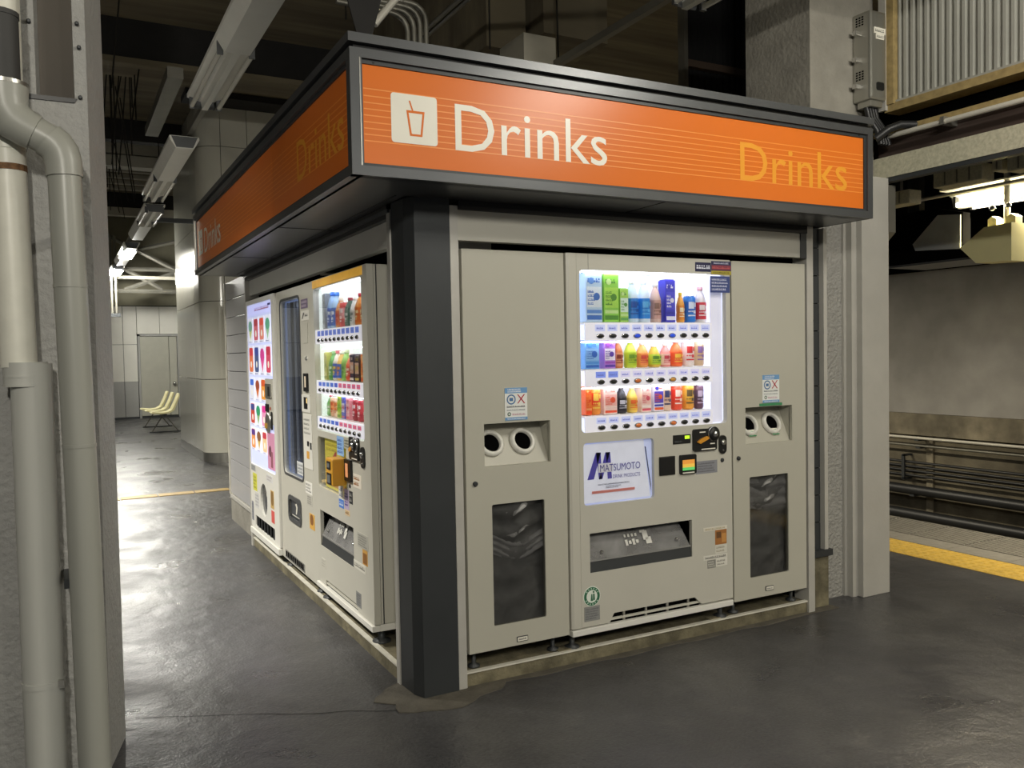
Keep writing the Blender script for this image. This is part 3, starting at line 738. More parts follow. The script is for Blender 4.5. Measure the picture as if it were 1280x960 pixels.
# ------------------------------------------------------------------ vending machine helpers
def shell(t, x0, x1, z0, z1, yf, yb, m=None):
    s = MB(m or m_paint); m2 = .25
    s.box(x0, x1, yf+m2, yb, z0, z1)
    s.box(x0, x0+.012, yf, yf+m2, z0, z1).box(x1-.012, x1, yf, yf+m2, z0, z1)
    s.box(x0+.012, x1-.012, yf, yf+m2, z0, z0+.012).box(x0+.012, x1-.012, yf, yf+m2, z1-.012, z1)
    return part('cabinet', s, t)
def rack(t, zs, zp0, zp1, zb0, zb1, x0, x1, bx, tagcols, btncols, y=.0, prof=.0125):
    """shelf with its price strip, ten price tags and ten buttons"""
    sh = part('shelf', MB(m_white).box(x0, x1, y+.02, y+.165, zs-.007, zs-.001), t)
    part('price_strip', MB(lit('#e2e2ee', .3)).prism(rect(x0, x1, zb0-.003, zp1+.004), y+.005, y+.0125), sh)
    for i, x in enumerate(bx):
        part('price_tag', MB(tagcols[i]).box(x-.027, x+.027, y+.0035, y+.005, zp0+.002, zp1-.004).mat(flat('#6f7fd6')).marks(x-.02, x+.02, zp0+.008, zp1-.012, 1, y+.0033, seed=i), sh)
        zc = (zb0+zb1)/2
        b = MB(m_chrome).rev([(prof*1.35, y+.005), (prof*1.35, y+.001), (prof, y+.0)], (x, 0, zc), 'y', 14)
        b.mat(btncols[i]).rev([(prof*.98, y+.0), (prof*.9, y-.004), (prof*.4, y-.006)], (x, 0, zc), 'y', 14)
        b.v = [(x+(px-x)*1.3, py, zc+(pz-zc)*.72) for px, py, pz in b.v]
        part('button', b, sh)
    return sh
def coin_unit(t, x0, x1, z0, z1, cx, cz, y, sc=1.):
    c = part('coin_unit', MB(m_black).prism(rrect(x0, x1, z0, z1, .012), y-.012, y), t)
    r = .036*sc
    part('coin_dome', MB(m_black).rev([(r, y-.001), (r, y-.016), (r*.8, y-.026), (r*.55, y-.028)], (cx, 0, cz), 'y', 18).mat(m_chrome).rev([(r*1.03, y-.010), (r*1.03, y-.018), (r*.98, y-.019)], (cx, 0, cz), 'y', 18, caps=False).rev([(r*.4, y-.028), (r*.3, y-.034), (.002, y-.036)], (cx, 0, cz), 'y', 12), c)
    w, h = x1-x0, z1-z0
    a, b = x0+w*.12, z0+h*.42
    part('return_lever', MB(mat('orange_lever', '#d9952a', .4)).prism([(a, b), (a+w*.12, b-h*.08), (a+w*.5, b+h*.13), (a+w*.42, b+h*.24), (a+w*.15, b+h*.14)], y-.022, y-.012), c)
    part('unit_print', MB(m_cream).quad(x0+w*.25, x0+w*.5, z1-h*.17, z1-h*.12, y-.0125).quad(x0+w*.32, x1-w*.08, z0+h*.05, z0+h*.1, y-.0125).quad(x0+w*.7, x1-w*.1, z0+h*.28, z0+h*.33, y-.0125), c)
    return c
def capsule(t, x0, x1, z0, z1, y):
    w = x1-x0
    k = part('key_lock', MB(m_black).prism(rrect(x0, x1, z0, z1, w*.49, 6), y-.008, y), t)
    part('lock_barrel', MB(m_chrome).rev([(w*.3, y-.008), (w*.28, y-.016), (w*.12, y-.018)], ((x0+x1)/2, 0, z0+(z1-z0)*.62), 'y', 12), k)
    part('key_hole', MB(m_chrome).rev([(w*.12, y-.008), (w*.1, y-.011)], ((x0+x1)/2, 0, z0+(z1-z0)*.2), 'y', 10), k)
def sticker(t, x0, x1, z0, z1, y, h, ink=None, rows=0, seed=1, label=None, fill=.55):
    s = part('sticker', MB(flat(h)).box(x0, x1, y-.0012, y, z0, z1), t, label)
    if ink: part('sticker_print', MB(flat(ink)).marks(x0+(x1-x0)*.07, x1-(x1-x0)*.07, z0+(z1-z0)*.1, z1-(z1-z0)*.1, rows, y-.0016, fill, seed), s)
    return s
def dispenser(t, x0, x1, z0, z1, y, hand=True):
    part('dispenser_tray', MB(m_void).pocket(x0-.004, x1+.004, z0-.004, z1+.004, y+.02, y+.15), t)
    part('dispenser_lip', MB(m_dark).prismx([(y+.004, z0), (y+.10, z0), (y+.10, z0+.03), (y+.012, z0+.055)], x0, x1), t)
    f = MB(m_clear); H = z1-z0
    f.add([(x0+.006, y+.010, z0+H*.30), (x1-.006, y+.010, z0+H*.30), (x1-.03, y+.07, z1-.018), (x0+.004, y+.07, z1-.018)], [(0,1,2,3)])
    fo = part('dispenser_flap', f, t)
    part('flap_edge', MB(mat('flap_edge', '#8d8d8b', .3)).box(x0+.004, x1-.004, y+.006, y+.014, z0+H*.27, z0+H*.31), fo)
    def on(u, v): return (x0+(x1-x0)*u, y+.008+(v-.3)*.086, z0+H*v)
    hd = MB(flat('#d6d6d0'))
    def q(u0, u1, v0, v1): hd.add([on(u0, v0), on(u1, v0), on(u1, v1), on(u0, v1)], [(0,1,2,3)])
    for k in range(4): q(.37+.035*k, .395+.035*k, .52+.03*(k % 2), .66-.03*(k % 2)); q(.37+.035*k, .39+.035*k, .72, .79)
    part('push_print', hd, fo); hd = MB(flat('#d6d6d0'))
    q(.55, .60, .60, .82); q(.57, .625, .50, .66); q(.53, .58, .78, .84)
    part('push_symbol', hd, fo)
    for u in (.13, .87): part('flap_screw', MB(m_chrome).rev([(.009, 0), (.008, -.006), (.003, -.009)], on(u, .46 if u < .5 else .50), 'y', 10), fo)
LED = mat('led_strip', '#ffffff', .4, emit='#eef2ff', es=11)

# ================================================================== FRONT DRINKS MACHINE
G1 = None
vm = thing('vending_machine', 'grey drinks vending machine between the two recycling bins', 'vending machine', (1.255, .35, .066))
VX0, VX1 = .768, 1.742
shell(vm, VX0+.004, VX1-.002, .168, 1.893, .026, .72)
part('side_post', MB(m_paint).prismz([(VX0, .0), (VX0+.012, -.006), (VX0+.052, -.006), (VX0+.052, .026), (VX0, .026)], .168, 1.897), vm)
dx0 = .8225
outer = [(dx0, .168), (.978, .168), (1.004, .210), (1.492, .210), (1.536, .170), (VX1, .170), (VX1, 1.897), (dx0, 1.897)]
part('door', MB(m_paint).plate(outer, [rrect(.838, 1.714, 1.072, 1.823, .022), rrect(.845, 1.249, .733, 1.024, .018), rect(.873, 1.478, .417, .602)], -.004, .024), vm)
part('door_seam', MB(m_dark).box(.886, .8875, -.0045, -.003, 1.826, 1.897), vm)
# display case
dc = part('display_case', MB(mat('case_white', '#f4f5f8', .5, emit='#dbe4ff', es=.5)).pocket(.83, 1.722, 1.064, 1.83, .024, .19), vm)
for z in (1.815, 1.488, 1.272):
    part('light_strip', MB(LED).box(.87, 1.62, .03, .042, z, z+.006), dc)
part('light_column', MB(mat('side_diffuser', '#e6e6f2', .4, emit='#cfd2ee', es=.35)).box(1.640, 1.715, .030, .034, 1.075, 1.80), dc)
part('window_pane', MB(m_glass).prism(rrect(.84, 1.712, 1.074, 1.821, .02), .0135, .0165), vm)
BX = [.953 + .0702*i for i in range(10)]
tagA = [lit('#c8d0ff', .25)]*10; tagB = [lit('#7f95f2', .25)]*2 + [lit('#d8d6fb', .25)]*8
blk = m_black; blu = lit('#2a4fd8', .35); org = lit('#c4682f', .25); gld = lit('#c08a3a', .25)
b1 = [blk]*10; b1[3] = blu; b1[6] = blu
b2 = [blk]*10; b2[3] = org; b2[6] = gld
b3 = [blk]*10; b3[3] = org; b3[6] = org
rack(vm, 1.584, 1.539, 1.576, 1.500, 1.537, .872, 1.628, BX, tagA, b1)
rack(vm, 1.364, 1.322, 1.356, 1.286, 1.322, .868, 1.628, BX, tagB, b2)
rack(vm, 1.147, 1.108, 1.141, 1.073, 1.108, .864, 1.628, BX, tagA, b3)
# glossy glare-free cover strip over the first price tags
# sign pocket with the curling sheet
sp = part('sign_tray', MB(lit('#c3cdf2', .30)).prism(rrect(.838, 1.256, .726, 1.031, .02), .014, .020), vm)
part('sign_window', MB(m_glass).prism(rrect(.846, 1.248, .734, 1.023, .017), .0005, .002), vm)
sh = part('sign_sheet', MB(lit('#dfe3f3', .22)).add([(.852, .006, .742), (1.234, .010, .742), (1.198, .010, 1.021), (.852, .006, 1.016), (.852, .0065, .742), (1.234, .0105, .742), (1.198, .0105, 1.021), (.852, .0065, 1.016)],
     [(0,1,2,3), (7,6,5,4), (0,4,5,1), (1,5,6,2), (2,6,7,3), (3,7,4,0)]), vm)
part('sheet_shadow', MB(flat('#26305f')).poly([(1.240, .765), (1.2405, .80), (1.212, .985), (1.206, .985)], .012), sp)
ink = MB(flat('#4d46b8'))
def mx(c): return .847 + (710+c/5.82-729)*.004586
def mz(c, r): px = 710+c/5.82; py = 530+r/5.82; return 1.021 - (py-(555-(px-729)*.069))*.00375
def mp(pts, y=.0045): ink.poly([(mx(a), mz(a, b)) for a, b in pts], y)
mp([(140, 407), (186, 403), (237, 208), (203, 210)]); mp([(237, 208), (203, 210), (222, 404), (243, 402)]); mp([(222, 404), (246, 402), (304, 206), (270, 208)]); mp([(304, 206), (274, 208), (285, 402), (315, 399)])
ink.mat(flat('#e6e8f5')).poly([(mx(218), mz(218, 356)), (mx(322), mz(322, 349)), (mx(322), mz(322, 284)), (mx(218), mz(218, 290))], .0038)
ink.mat(flat('#3f3a9e'))
text(ink, 'MATSUMOTO', mx(230), mx(523), mz(375, 341), mz(375, 289), .0032); text(ink, 'DRINK PRODUCTS', mx(322), mx(522), mz(420, 392), mz(420, 366), .0035)
ink.mat(flat('#5c5f78')).marks(mx(215), mx(440), mz(330, 443), mz(330, 428), 1, .0035).marks(mx(270), mx(385), mz(330, 468), mz(330, 447), 2, .0035, seed=4)
ink.mat(flat('#d8867f')).quad(mx(170), mx(480), mz(325, 499), mz(325, 480), .0035)
part('sheet_print', ink, sh)
# payment panel
yd = -.004
dsp = part('amount_display', MB(m_black).box(1.365, 1.474, yd-.004, yd, .985, 1.030, .002), vm)
part('display_digits', MB(lit('#b6e32c', 1.0)).quad(1.436, 1.466, 1.008, 1.024, yd-.0045).mat(flat('#54585a')).marks(1.374, 1.42, .991, 1.004, 1, yd-.0045), dsp)
coin_unit(vm, 1.486, 1.636, .942, 1.052, 1.613, 1.024, yd)
capsule(vm, 1.655, 1.703, .918, 1.012, yd)
part('card_reader', MB(m_black).box(1.278, 1.373, yd-.008, yd, .838, .930, .004), vm)
bs = part('bill_slot', MB(m_black).prism(rrect(1.402, 1.503, .834, .930, .008), yd-.012, yd), vm)
part('slot_screen', MB(lit('#d7903c', .5)).quad(1.414, 1.490, .885, .905, yd-.0125).mat(lit('#e0b24a', .5)).quad(1.414, 1.490, .868, .885, yd-.0125).mat(lit('#63c46a', .5)).quad(1.414, 1.490, .853, .868, yd-.0125).mat(m_cream).quad(1.415, 1.488, .838, .844, yd-.0125), bs)
sticker(vm, 1.507, 1.645, .826, .890, yd, '#8b8d94', '#5e6068', 4, 3)
part('screw', MB(m_dark).rev([(.011, yd), (.010, yd-.005), (.006, yd-.007)], (1.678, 0, .885), 'y', 12), vm)
dispenser(vm, .873, 1.478, .417, .602, -.004)
# stickers
def recycle_seal(t, cx, cz, r, y):
    o = part('recycling_seal', MB(flat('#e4ece2')).prism(circ(cx, cz, r, 28), y-.0012, y), t)
    s = MB(flat('#2f6b4d')).plate(circ(cx, cz, r*.93, 28), [circ(cx, cz, r*.64, 28)], y-.0018, y-.0012)
    s.poly([(cx-.008, cz-.020), (cx+.004, cz-.022), (cx+.002, cz+.010), (cx-.004, cz+.012)], y-.002).poly(circ(cx+.009, cz+.02, .005, 10), y-.002)
    s.poly([(cx+.005, cz-.02), (cx+.016, cz-.018), (cx+.014, cz+.012), (cx+.006, cz+.012)], y-.002)
    s.mat(flat('#bcd2c0'))
    for k in range(16):
        a = 2*PI*k/16 + .1
        if abs(math.sin(a)) > .35:
            q = [(cx+r*f*math.cos(a+d), cz+r*f*math.sin(a+d)) for f, d in ((.71, -.08), (.86, -.07), (.86, .07), (.71, .08))]
            s.poly(q[::-1], y-.0021)
    part('seal_print', s, o)
recycle_seal(vm, .879, .308, .047, yd)
sticker(vm, .836, .922, .193, .262, yd, '#8e8f8d', '#62646a', 5, 8)
sticker(vm, 1.550, 1.706, .532, .551, yd, '#ddd9cc', '#b8ac8c', 1, 5)
s_ = sticker(vm, 1.627, 1.702, .457, .532, yd, '#a8703a', None)
part('sticker_print', MB(flat('#6b4a2c')).quad(1.634, 1.665, .49, .522, yd-.0016).mat(flat('#c9914f')).quad(1.67, 1.698, .466, .512, yd-.0016), s_)
sticker(vm, 1.627, 1.704, .412, .456, yd, '#d8d6cb', '#a39c88', 2, 6)
sticker(vm, 1.548, 1.706, .386, .408, yd, '#d9d7cd', '#55544f', 1, 7)
sticker(vm, 1.575, 1.628, .343, .384, yd, '#8c8b84', '#d4d2c8', 3, 9)
sticker(vm, 1.629, 1.705, .346, .386, yd, '#e0ded4', '#8d8a80', 2, 10)
sticker(vm, 1.517, 1.617, 1.834, 1.880, yd, '#20224a', '#d9dcea', 1, 11, fill=.5)
s_ = sticker(vm, 1.619, 1.749, 1.821, 1.889, yd, '#2a2a55', None)
part('sticker_print', MB(flat('#c8cade')).marks(1.635, 1.735, 1.873, 1.886, 1, yd-.0016).mat(flat('#7a2f45')).quad(1.621, 1.747, 1.845, 1.870, yd-.0015).mat(flat('#c05a5a')).marks(1.625, 1.743, 1.848, 1.867, 1, yd-.0018, seed=5).mat(flat('#b3a53a')).quad(1.619, 1.749, 1.822, 1.841, yd-.0016).mat(flat('#3b3a2a')).marks(1.63, 1.742, 1.826, 1.838, 1, yd-.0019, seed=9), s_)
s_ = sticker(vm, 1.612, 1.740, 1.732, 1.814, yd, '#3b4a86', '#d3d8ee', 4, 12)
part('base_rail', MB(m_white).box(VX0, VX1-.004, -.012, .03, .134, .162, .003), vm)
vg = part('vent', MB(m_void).box(.99, 1.53, .012, .018, .162, .214), vm)
for k in range(4): part('vent_rib', MB(m_steel).box(1.06+.13*k, 1.072+.13*k, .004, .012, .166, .208), vg)
part('vent_bar', MB(m_paint).box(.985, 1.535, .002, .012, .176, .186), vg)
for x in (.80, 1.70):
    part('foot', MB(m_dark).rev([(.036, .066), (.036, .074), (.012, .084), (.012, .136)], (x, .05, 0), n=12), vm)
    part('foot_plate', MB(m_curb).box(x-.09, x+.03, .022, .06, .066, .073), vm)
part('underside', MB(m_void).box(VX0+.01, VX1-.01, .1, .7, .12, .168), vm)

# samples: kind, centre x, width, top z, (body, label, cap, accent), description
ROW1 = [('k', .95, .094, 1.815, ('#b9d4ee', '#dfeaf6', '#5f8fd8', '#3f6fc0'), 'large clear blue water pack at left end of front top shelf'),
        ('k', 1.048, .088, 1.812, ('#8fd24f', '#a9dd55', '#c7e89a', '#4f8f2f'), 'tall bright green tea pack with pink fruit on front top shelf'),
        ('k', 1.122, .050, 1.745, ('#a6d95f', '#d9efe4', '#c7e89a', '#5f9f4f'), 'slim pale green tea pack right of the tall green one'),
        ('b', 1.188, .067, 1.791, ('#cfe3f6', '#2f7fd8', '#eef4fb', '#174fa8'), 'left of two blue banded sports drink bottles on front top shelf'),
        ('b', 1.258, .067, 1.792, ('#d6e7f7', '#2a86dd', '#e8f1fa', '#5fb2ee'), 'right of two blue banded sports drink bottles on front top shelf'),
        ('b', 1.329, .060, 1.779, ('#d9b9ae', '#c99d92', '#dcd6cf', '#8f6a60'), 'brownish pink milk tea bottle mid front top shelf'),
        ('k', 1.401, .062, 1.792, ('#3a39c8', '#4a49d6', '#2f2fb0', '#e4e4fa'), 'deep blue tall pack leaning on front top shelf'),
        ('b', 1.485, .044, 1.735, ('#eda63a', '#e48a2a', '#f2d23a', '#f7e7c0'), 'small orange vitamin drink with yellow cap on front top shelf'),
        ('c', 1.542, .066, 1.718, ('#2f7fe0', '#2468cc', '#e8eef8', '#dbe8fa'), 'short blue sports drink can near right end of front top shelf'),
        ('b', 1.612, .066, 1.765, ('#e8e2e4', '#d63a4a', '#e9b0b8', '#f4e6e8'), 'red and white soda bottle at right end of front top shelf')]
ROW2 = [('k', .935, .082, 1.498, ('#6fa8e2', '#8fc0ee', '#4f8fd8', '#2f62b8'), 'pale blue water pack at left end of front middle shelf'),
        ('k', 1.035, .066, 1.496, ('#b77fd8', '#efe6f6', '#9f4fb8', '#5a3a9f'), 'purple grape drink pack on front middle shelf'),
        ('b', 1.100, .054, 1.498, ('#c4703a', '#e09a6a', '#f3efe8', '#8f3a2a'), 'amber tea bottle with white cap on front middle shelf'),
        ('b', 1.173, .066, 1.498, ('#c4d83f', '#b2cc32', '#d6e48f', '#6f9a2a'), 'yellow green tea bottle with pale cap on front middle shelf'),
        ('b', 1.244, .064, 1.488, ('#f0a85a', '#ee8f4a', '#f6d9d2', '#d84f3f'), 'orange tea bottle with pink cap on front middle shelf'),
        ('p', 1.316, .072, 1.480, ('#d6b83a', '#b8d83a', '#f3efe0', '#5f8f2f'), 'rounded lime green juice bottle on front middle shelf'),
        ('b', 1.385, .056, 1.480, ('#e88f8a', '#f0c0b8', '#f3e3e0', '#c8404f'), 'pink tea bottle with white cap on front middle shelf'),
        ('b', 1.453, .070, 1.495, ('#f0773a', '#ee5f2f', '#f6b0a0', '#f6c84a'), 'vivid orange juice bottle on front middle shelf'),
        ('c', 1.528, .072, 1.495, ('#f2e9e6', '#f4e2de', '#e8e8e8', '#d83a3a'), 'white can with red print on front middle shelf'),
        ('c', 1.598, .058, 1.494, ('#e0c3a0', '#d8b48a', '#e8e8e8', '#8f6fa8'), 'beige coffee can at right end of front middle shelf')]
ROW3 = [('k', .912, .034, 1.280, ('#f06a28', '#ee7a2f', '#f0a060', '#e8481f'), 'thin orange pack at left end of front bottom shelf'),
        ('c', .963, .060, 1.280, ('#f0963a', '#e84a28', '#e8e8e8', '#f6d05a'), 'orange can with red band on front bottom shelf'),
        ('k', 1.036, .076, 1.277, ('#f6ddd2', '#f2b8ae', '#f0d0c8', '#e85a3a'), 'pale pink soup carton on front bottom shelf'),
        ('b', 1.115, .060, 1.278, ('#2a2830', '#1f1e28', '#4a3a34', '#c9c9d4'), 'black coffee bottle on front bottom shelf'),
        ('b', 1.179, .058, 1.275, ('#ecc95a', '#e8b84a', '#f2e8b8', '#e86a2f'), 'yellow lemon tea bottle on front bottom shelf'),
        ('k', 1.246, .060, 1.276, ('#f3d8cc', '#f2c4b8', '#f2e2da', '#d85a6a'), 'cream and pink carton with slanted print on front bottom shelf'),
        ('k', 1.321, .062, 1.284, ('#e9e6f6', '#5a48c0', '#3f3fb0', '#e0602f'), 'white and violet blue cocoa pack on front bottom shelf'),
        ('c', 1.385, .056, 1.278, ('#e8cbb0', '#dcb490', '#e8e8e8', '#3a3f66'), 'beige milk coffee can with dark tag on front bottom shelf'),
        ('c', 1.452, .060, 1.279, ('#ee4f2f', '#e63a28', '#e8e8e8', '#f8e0d0'), 'red coffee can on front bottom shelf'),
        ('c', 1.524, .066, 1.277, ('#f0a838', '#eec04a', '#e8e8e8', '#6a5a3a'), 'golden coffee can with grey print on front bottom shelf'),
        ('c', 1.595, .054, 1.268, ('#6a4a5e', '#54405a', '#cfcfcf', '#c8b8d0'), 'dark purple coffee can at right end of front bottom shelf')]
for rws, z0 in ((ROW1, 1.585), (ROW2, 1.365), (ROW3, 1.148)):
    for k, x, wd, z1, c, lb in rws: drink(k, x, wd, z0, z1, c, lb, 'drink samples in the front machine', False)

# ================================================================== LEFT BANK (face coordinates: x = -world y, y = world x)
# nearest drinks machine
v3 = thing('vending_machine', 'grey drinks machine nearest the corner pillar on the corridor side', 'vending machine', (-1.03, .36, .066), None, True)
A0, A1 = -1.525, -.538; yf = .006
shell(v3, A0+.003, A1-.003, .168, 1.878, yf+.035, .72)
part('side_band', MB(m_dark).box(A1-.004, A1+.0, yf+.045, yf+.05, .168, 1.878), v3)
part('door', MB(m_paint).plate([(A0, .168), (-1.37, .168), (-1.36, .20), (-.80, .20), (-.79, .168), (A1, .168), (A1, 1.878), (A0, 1.878)],
     [rrect(-1.483, -.622, 1.035, 1.828, .025), rrect(-1.468, -.93, .715, 1.0, .02), rect(-1.455, -.838, .378, .582)], yf, yf+.032), v3)
hd = part('header_panel', MB(mat('gold_header', '#d9a53a', .4, var=.25, scale=6, emit='#e0ab44', es=.35)).box(-1.49, -.60, yf-.003, yf, 1.832, 1.874), v3)
dc = part('display_case', MB(mat('case_white_left', '#f4f6f4', .5, emit='#e2f0ea', es=.8)).pocket(-1.49, -.614, 1.03, 1.834, yf+.032, yf+.2), v3)
for z in (1.818, 1.488, 1.236):
    part('light_strip', MB(LED).box(-1.44, -.66, yf+.036, yf+.048, z, z+.006), dc)
part('window_pane', MB(m_glass).prism(rrect(-1.48, -.625, 1.038, 1.825, .022), yf+.0145, yf+.0175), v3)
CX = [-1.40 + .0765*i for i in range(10)]
rb = [lit('#5a78d8', .2), lit('#5a78d8', .2), lit('#5a86d0', .2), lit('#4a70d0', .2), lit('#4a60c8', .2)] + [lit('#d86a86', .2)]*5
gb = [m_black]*10
rack(v3, 1.600, 1.560, 1.594, 1.522, 1.556, -1.475, -.63, CX, [lit('#6f86d8', .2)]*10, gb, yf, .0115)
rack(v3, 1.316, 1.283, 1.311, 1.246, 1.280, -1.475, -.63, CX, rb, gb, yf, .0115)
rack(v3, 1.113, 1.082, 1.108, 1.046, 1.079, -1.475, -.63, CX, rb, gb, yf, .0115)
pw = part('poster_tray', MB(flat('#b9b7a4')).pocket(-1.473, -.925, .71, 1.005, yf+.032, yf+.06), v3)
po = part('poster', MB(lit('#e3d64a', .18)).box(-1.40, -.94, yf+.022, yf+.024, .72, .992), v3)
pp = MB(flat('#c8b43a')).marks(-1.37, -1.06, .925, .975, 2, yf+.0213, seed=3)
pp.mat(flat('#c4483a')).poly([(-1.215, .775), (-1.175, .775), (-1.175, .93), (-1.20, .93), (-1.25, .90), (-1.25, .88), (-1.215, .893)], yf+.0212)
pp.mat(flat('#b8762f')).marks(-1.36, -1.25, .79, .90, 3, yf+.0213, seed=6).mat(flat('#d99a3a')).quad(-1.38, -1.0, .735, .765, yf+.0214)
part('poster_print', pp, po)
part('poster_window', MB(m_glass).prism(rrect(-1.465, -.933, .718, .997, .018), yf+.008, yf+.010), v3)
sticker(v3, -1.085, -.965, .93, 1.03, yf, '#8db6ea', '#3d62b0', 4, 2)
sticker(v3, -.958, -.85, .975, 1.03, yf, '#b3b3a4', '#55584c', 3, 4)
cu = coin_unit(v3, -.842, -.70, .932, 1.045, -.735, 1.01, yf)
capsule(v3, -.672, -.618, .905, 1.008, yf)
ct = part('card_terminal', MB(mat('ochre_terminal', '#d39a2c', .45)).box(-1.05, -.925, yf-.075, yf+.0, .785, .925, .008), v3)
part('terminal_keys', MB(m_black).box(-1.018, -.955, yf-.079, yf-.075, .868, .910, .002).box(-1.02, -.945, yf-.079, yf-.075, .792, .85, .002).mat(flat('#6a6f72')).quad(-1.008, -.965, .878, .90, yf-.0795).quad(-1.01, -.955, .80, .84, yf-.0795), ct)
bs = part('bill_slot', MB(m_black).prism(rrect(-.93, -.826, .815, .925, .008), yf-.014, yf), v3)
part('slot_mouth', MB(lit('#d8946a', .35)).quad(-.905, -.862, .835, .905, yf-.0145), bs)
sticker(v3, -.815, -.688, .795, .862, yf, '#e6ded0', '#a06a3a', 2, 5)
part('call_button', MB(m_black).rev([(.011, yf), (.009, yf-.005)], (-.872, 0, .79), 'y', 10), v3)
sticker(v3, -1.075, -.99, .70, .775, yf, '#e3e3da', '#9a9ab0', 2, 6); sticker(v3, -1.075, -.99, .655, .70, yf, '#4a7fd8', '#c8d8f2', 1, 7)
sticker(v3, -.975, -.90, .66, .765, yf, '#b9a8c8', '#4a3f8f', 2, 8); sticker(v3, -.89, -.835, .70, .765, yf, '#2a2b2e', '#9a9a96', 2, 9); sticker(v3, -.97, -.89, .63, .66, yf, '#dcc39a', '#8f6a3f', 1, 3)
dispenser(v3, -1.455, -.838, .378, .582, yf)
sticker(v3, -.772, -.605, .505, .578, yf, '#b4b3aa', '#77766f', 5, 11)
s_ = sticker(v3, -.695, -.62, .43, .51, yf, '#d2a04a', None); part('sticker_print', MB(flat('#8f5f24')).quad(-.688, -.628, .436, .488, yf-.0016), s_)
sticker(v3, -.842, -.655, .385, .425, yf, '#dedcd2', '#8c8a80', 1, 12)
sticker(v3, -.815, -.735, .195, .27, yf, '#8a8b8a', '#5c5e62', 5, 13)
sticker(v3, -1.45, -1.37, .255, .31, yf, '#c9c7bc', '#a3a196', 3, 14)
part('base_rail', MB(m_white).box(A0, A1, yf-.012, yf+.03, .134, .162, .003), v3)
vg = part('vent', MB(m_void).box(-1.365, -.795, yf+.012, yf+.018, .162, .205), v3)
part('vent_bar', MB(m_paint).box(-1.365, -.795, yf+.002, yf+.012, .176, .186), vg)
for x in (-1.47, -.60):
    part('foot', MB(m_dark).rev([(.045, .066), (.045, .074), (.016, .084), (.016, .136)], (x, .06, 0), n=14), v3)
part('underside', MB(m_void).box(A0+.01, A1-.07, .1, .7, .12, .168), v3)
part('cabinet_base', MB(m_white).box(A1-.03, A1, yf+.03, .6, .134, .166), v3)
L1 = [('k', -1.452, .05, 1.80, ('#8f949c', '#9aa0aa', '#7f848c', '#b9bec8'), 'grey blank card at left of corridor machine top shelf'),
      ('b', -1.365, .068, 1.806, ('#9fc2ee', '#2f62c8', '#2f6fd8', '#dbe6f8'), 'left blue water bottle on corridor machine top shelf'),
      ('b', -1.288, .068, 1.80, ('#a8caf0', '#3a6ccc', '#3f7fe0', '#eaf0fa'), 'right blue water bottle on corridor machine top shelf'),
      ('b', -1.208, .066, 1.765, ('#e09a5a', '#d86a3a', '#f0e0d0', '#c8403f'), 'orange tea bottle on corridor machine top shelf'),
      ('c', -1.130, .066, 1.735, ('#d84a4a', '#e89a9a', '#e8e8e8', '#f6e0e0'), 'red can on corridor machine top shelf'),
      ('b', -1.045, .064, 1.755, ('#3f5a4f', '#4f6f62', '#a03a4a', '#cfd8d2'), 'dark green tea bottle on corridor machine top shelf'),
      ('b', -.955, .064, 1.75, ('#e6e8e6', '#d8dcd8', '#f4f4f2', '#8f9a94'), 'white milk bottle on corridor machine top shelf'),
      ('b', -.865, .068, 1.765, ('#e0903f', '#d8742f', '#c83a4a', '#f0d8a0'), 'amber tea bottle with red cap on corridor machine top shelf'),
      ('b', -.775, .068, 1.76, ('#ea9a4a', '#e08038', '#d0404f', '#f2e0b0'), 'amber tea bottle beside the red capped one, nearer the pillar'),
      ('c', -.69, .062, 1.72, ('#c8502f', '#b8402a', '#e8e8e8', '#f0c890'), 'rust red can at right end of corridor machine top shelf')]
L2 = [('k', -1.445, .055, 1.47, ('#d6d06a', '#c8c85a', '#e0da90', '#8f9a3a'), 'yellow olive pack at left of corridor machine middle shelf'),
      ('b', -1.365, .066, 1.478, ('#5fae4f', '#4f9f45', '#9fd08a', '#dcefd2'), 'left green tea bottle on corridor machine middle shelf'),
      ('b', -1.288, .066, 1.48, ('#e8e2d2', '#2f5fc8', '#e86a7a', '#f0d24a'), 'white bottle with blue wrap on corridor machine middle shelf'),
      ('b', -1.21, .066, 1.476, ('#f0c060', '#3a66cc', '#f6f0d8', '#e8902f'), 'yellow bottle with blue wrap on corridor machine middle shelf'),
      ('b', -1.13, .064, 1.482, ('#8fc45a', '#7fb84a', '#d8e8b0', '#4f8a2f'), 'pale green tea bottle on corridor machine middle shelf'),
      ('b', -1.045, .066, 1.46, ('#ea6a3a', '#e2502f', '#f0c8b8', '#f6e0c0'), 'red orange juice bottle on corridor machine middle shelf'),
      ('k', -.955, .07, 1.455, ('#3a2f3f', '#d8a890', '#54405a', '#e8d8c8'), 'dark cocoa pack with pink window on corridor machine middle shelf'),
      ('k', -.87, .07, 1.45, ('#4a3a38', '#e0b49a', '#6a4a44', '#d8c060'), 'brown cocoa pack on corridor machine middle shelf'),
      ('k', -.765, .085, 1.455, ('#f08a3a', '#f2a050', '#f4c080', '#e05f28'), 'bright orange pack at right of corridor machine middle shelf')]
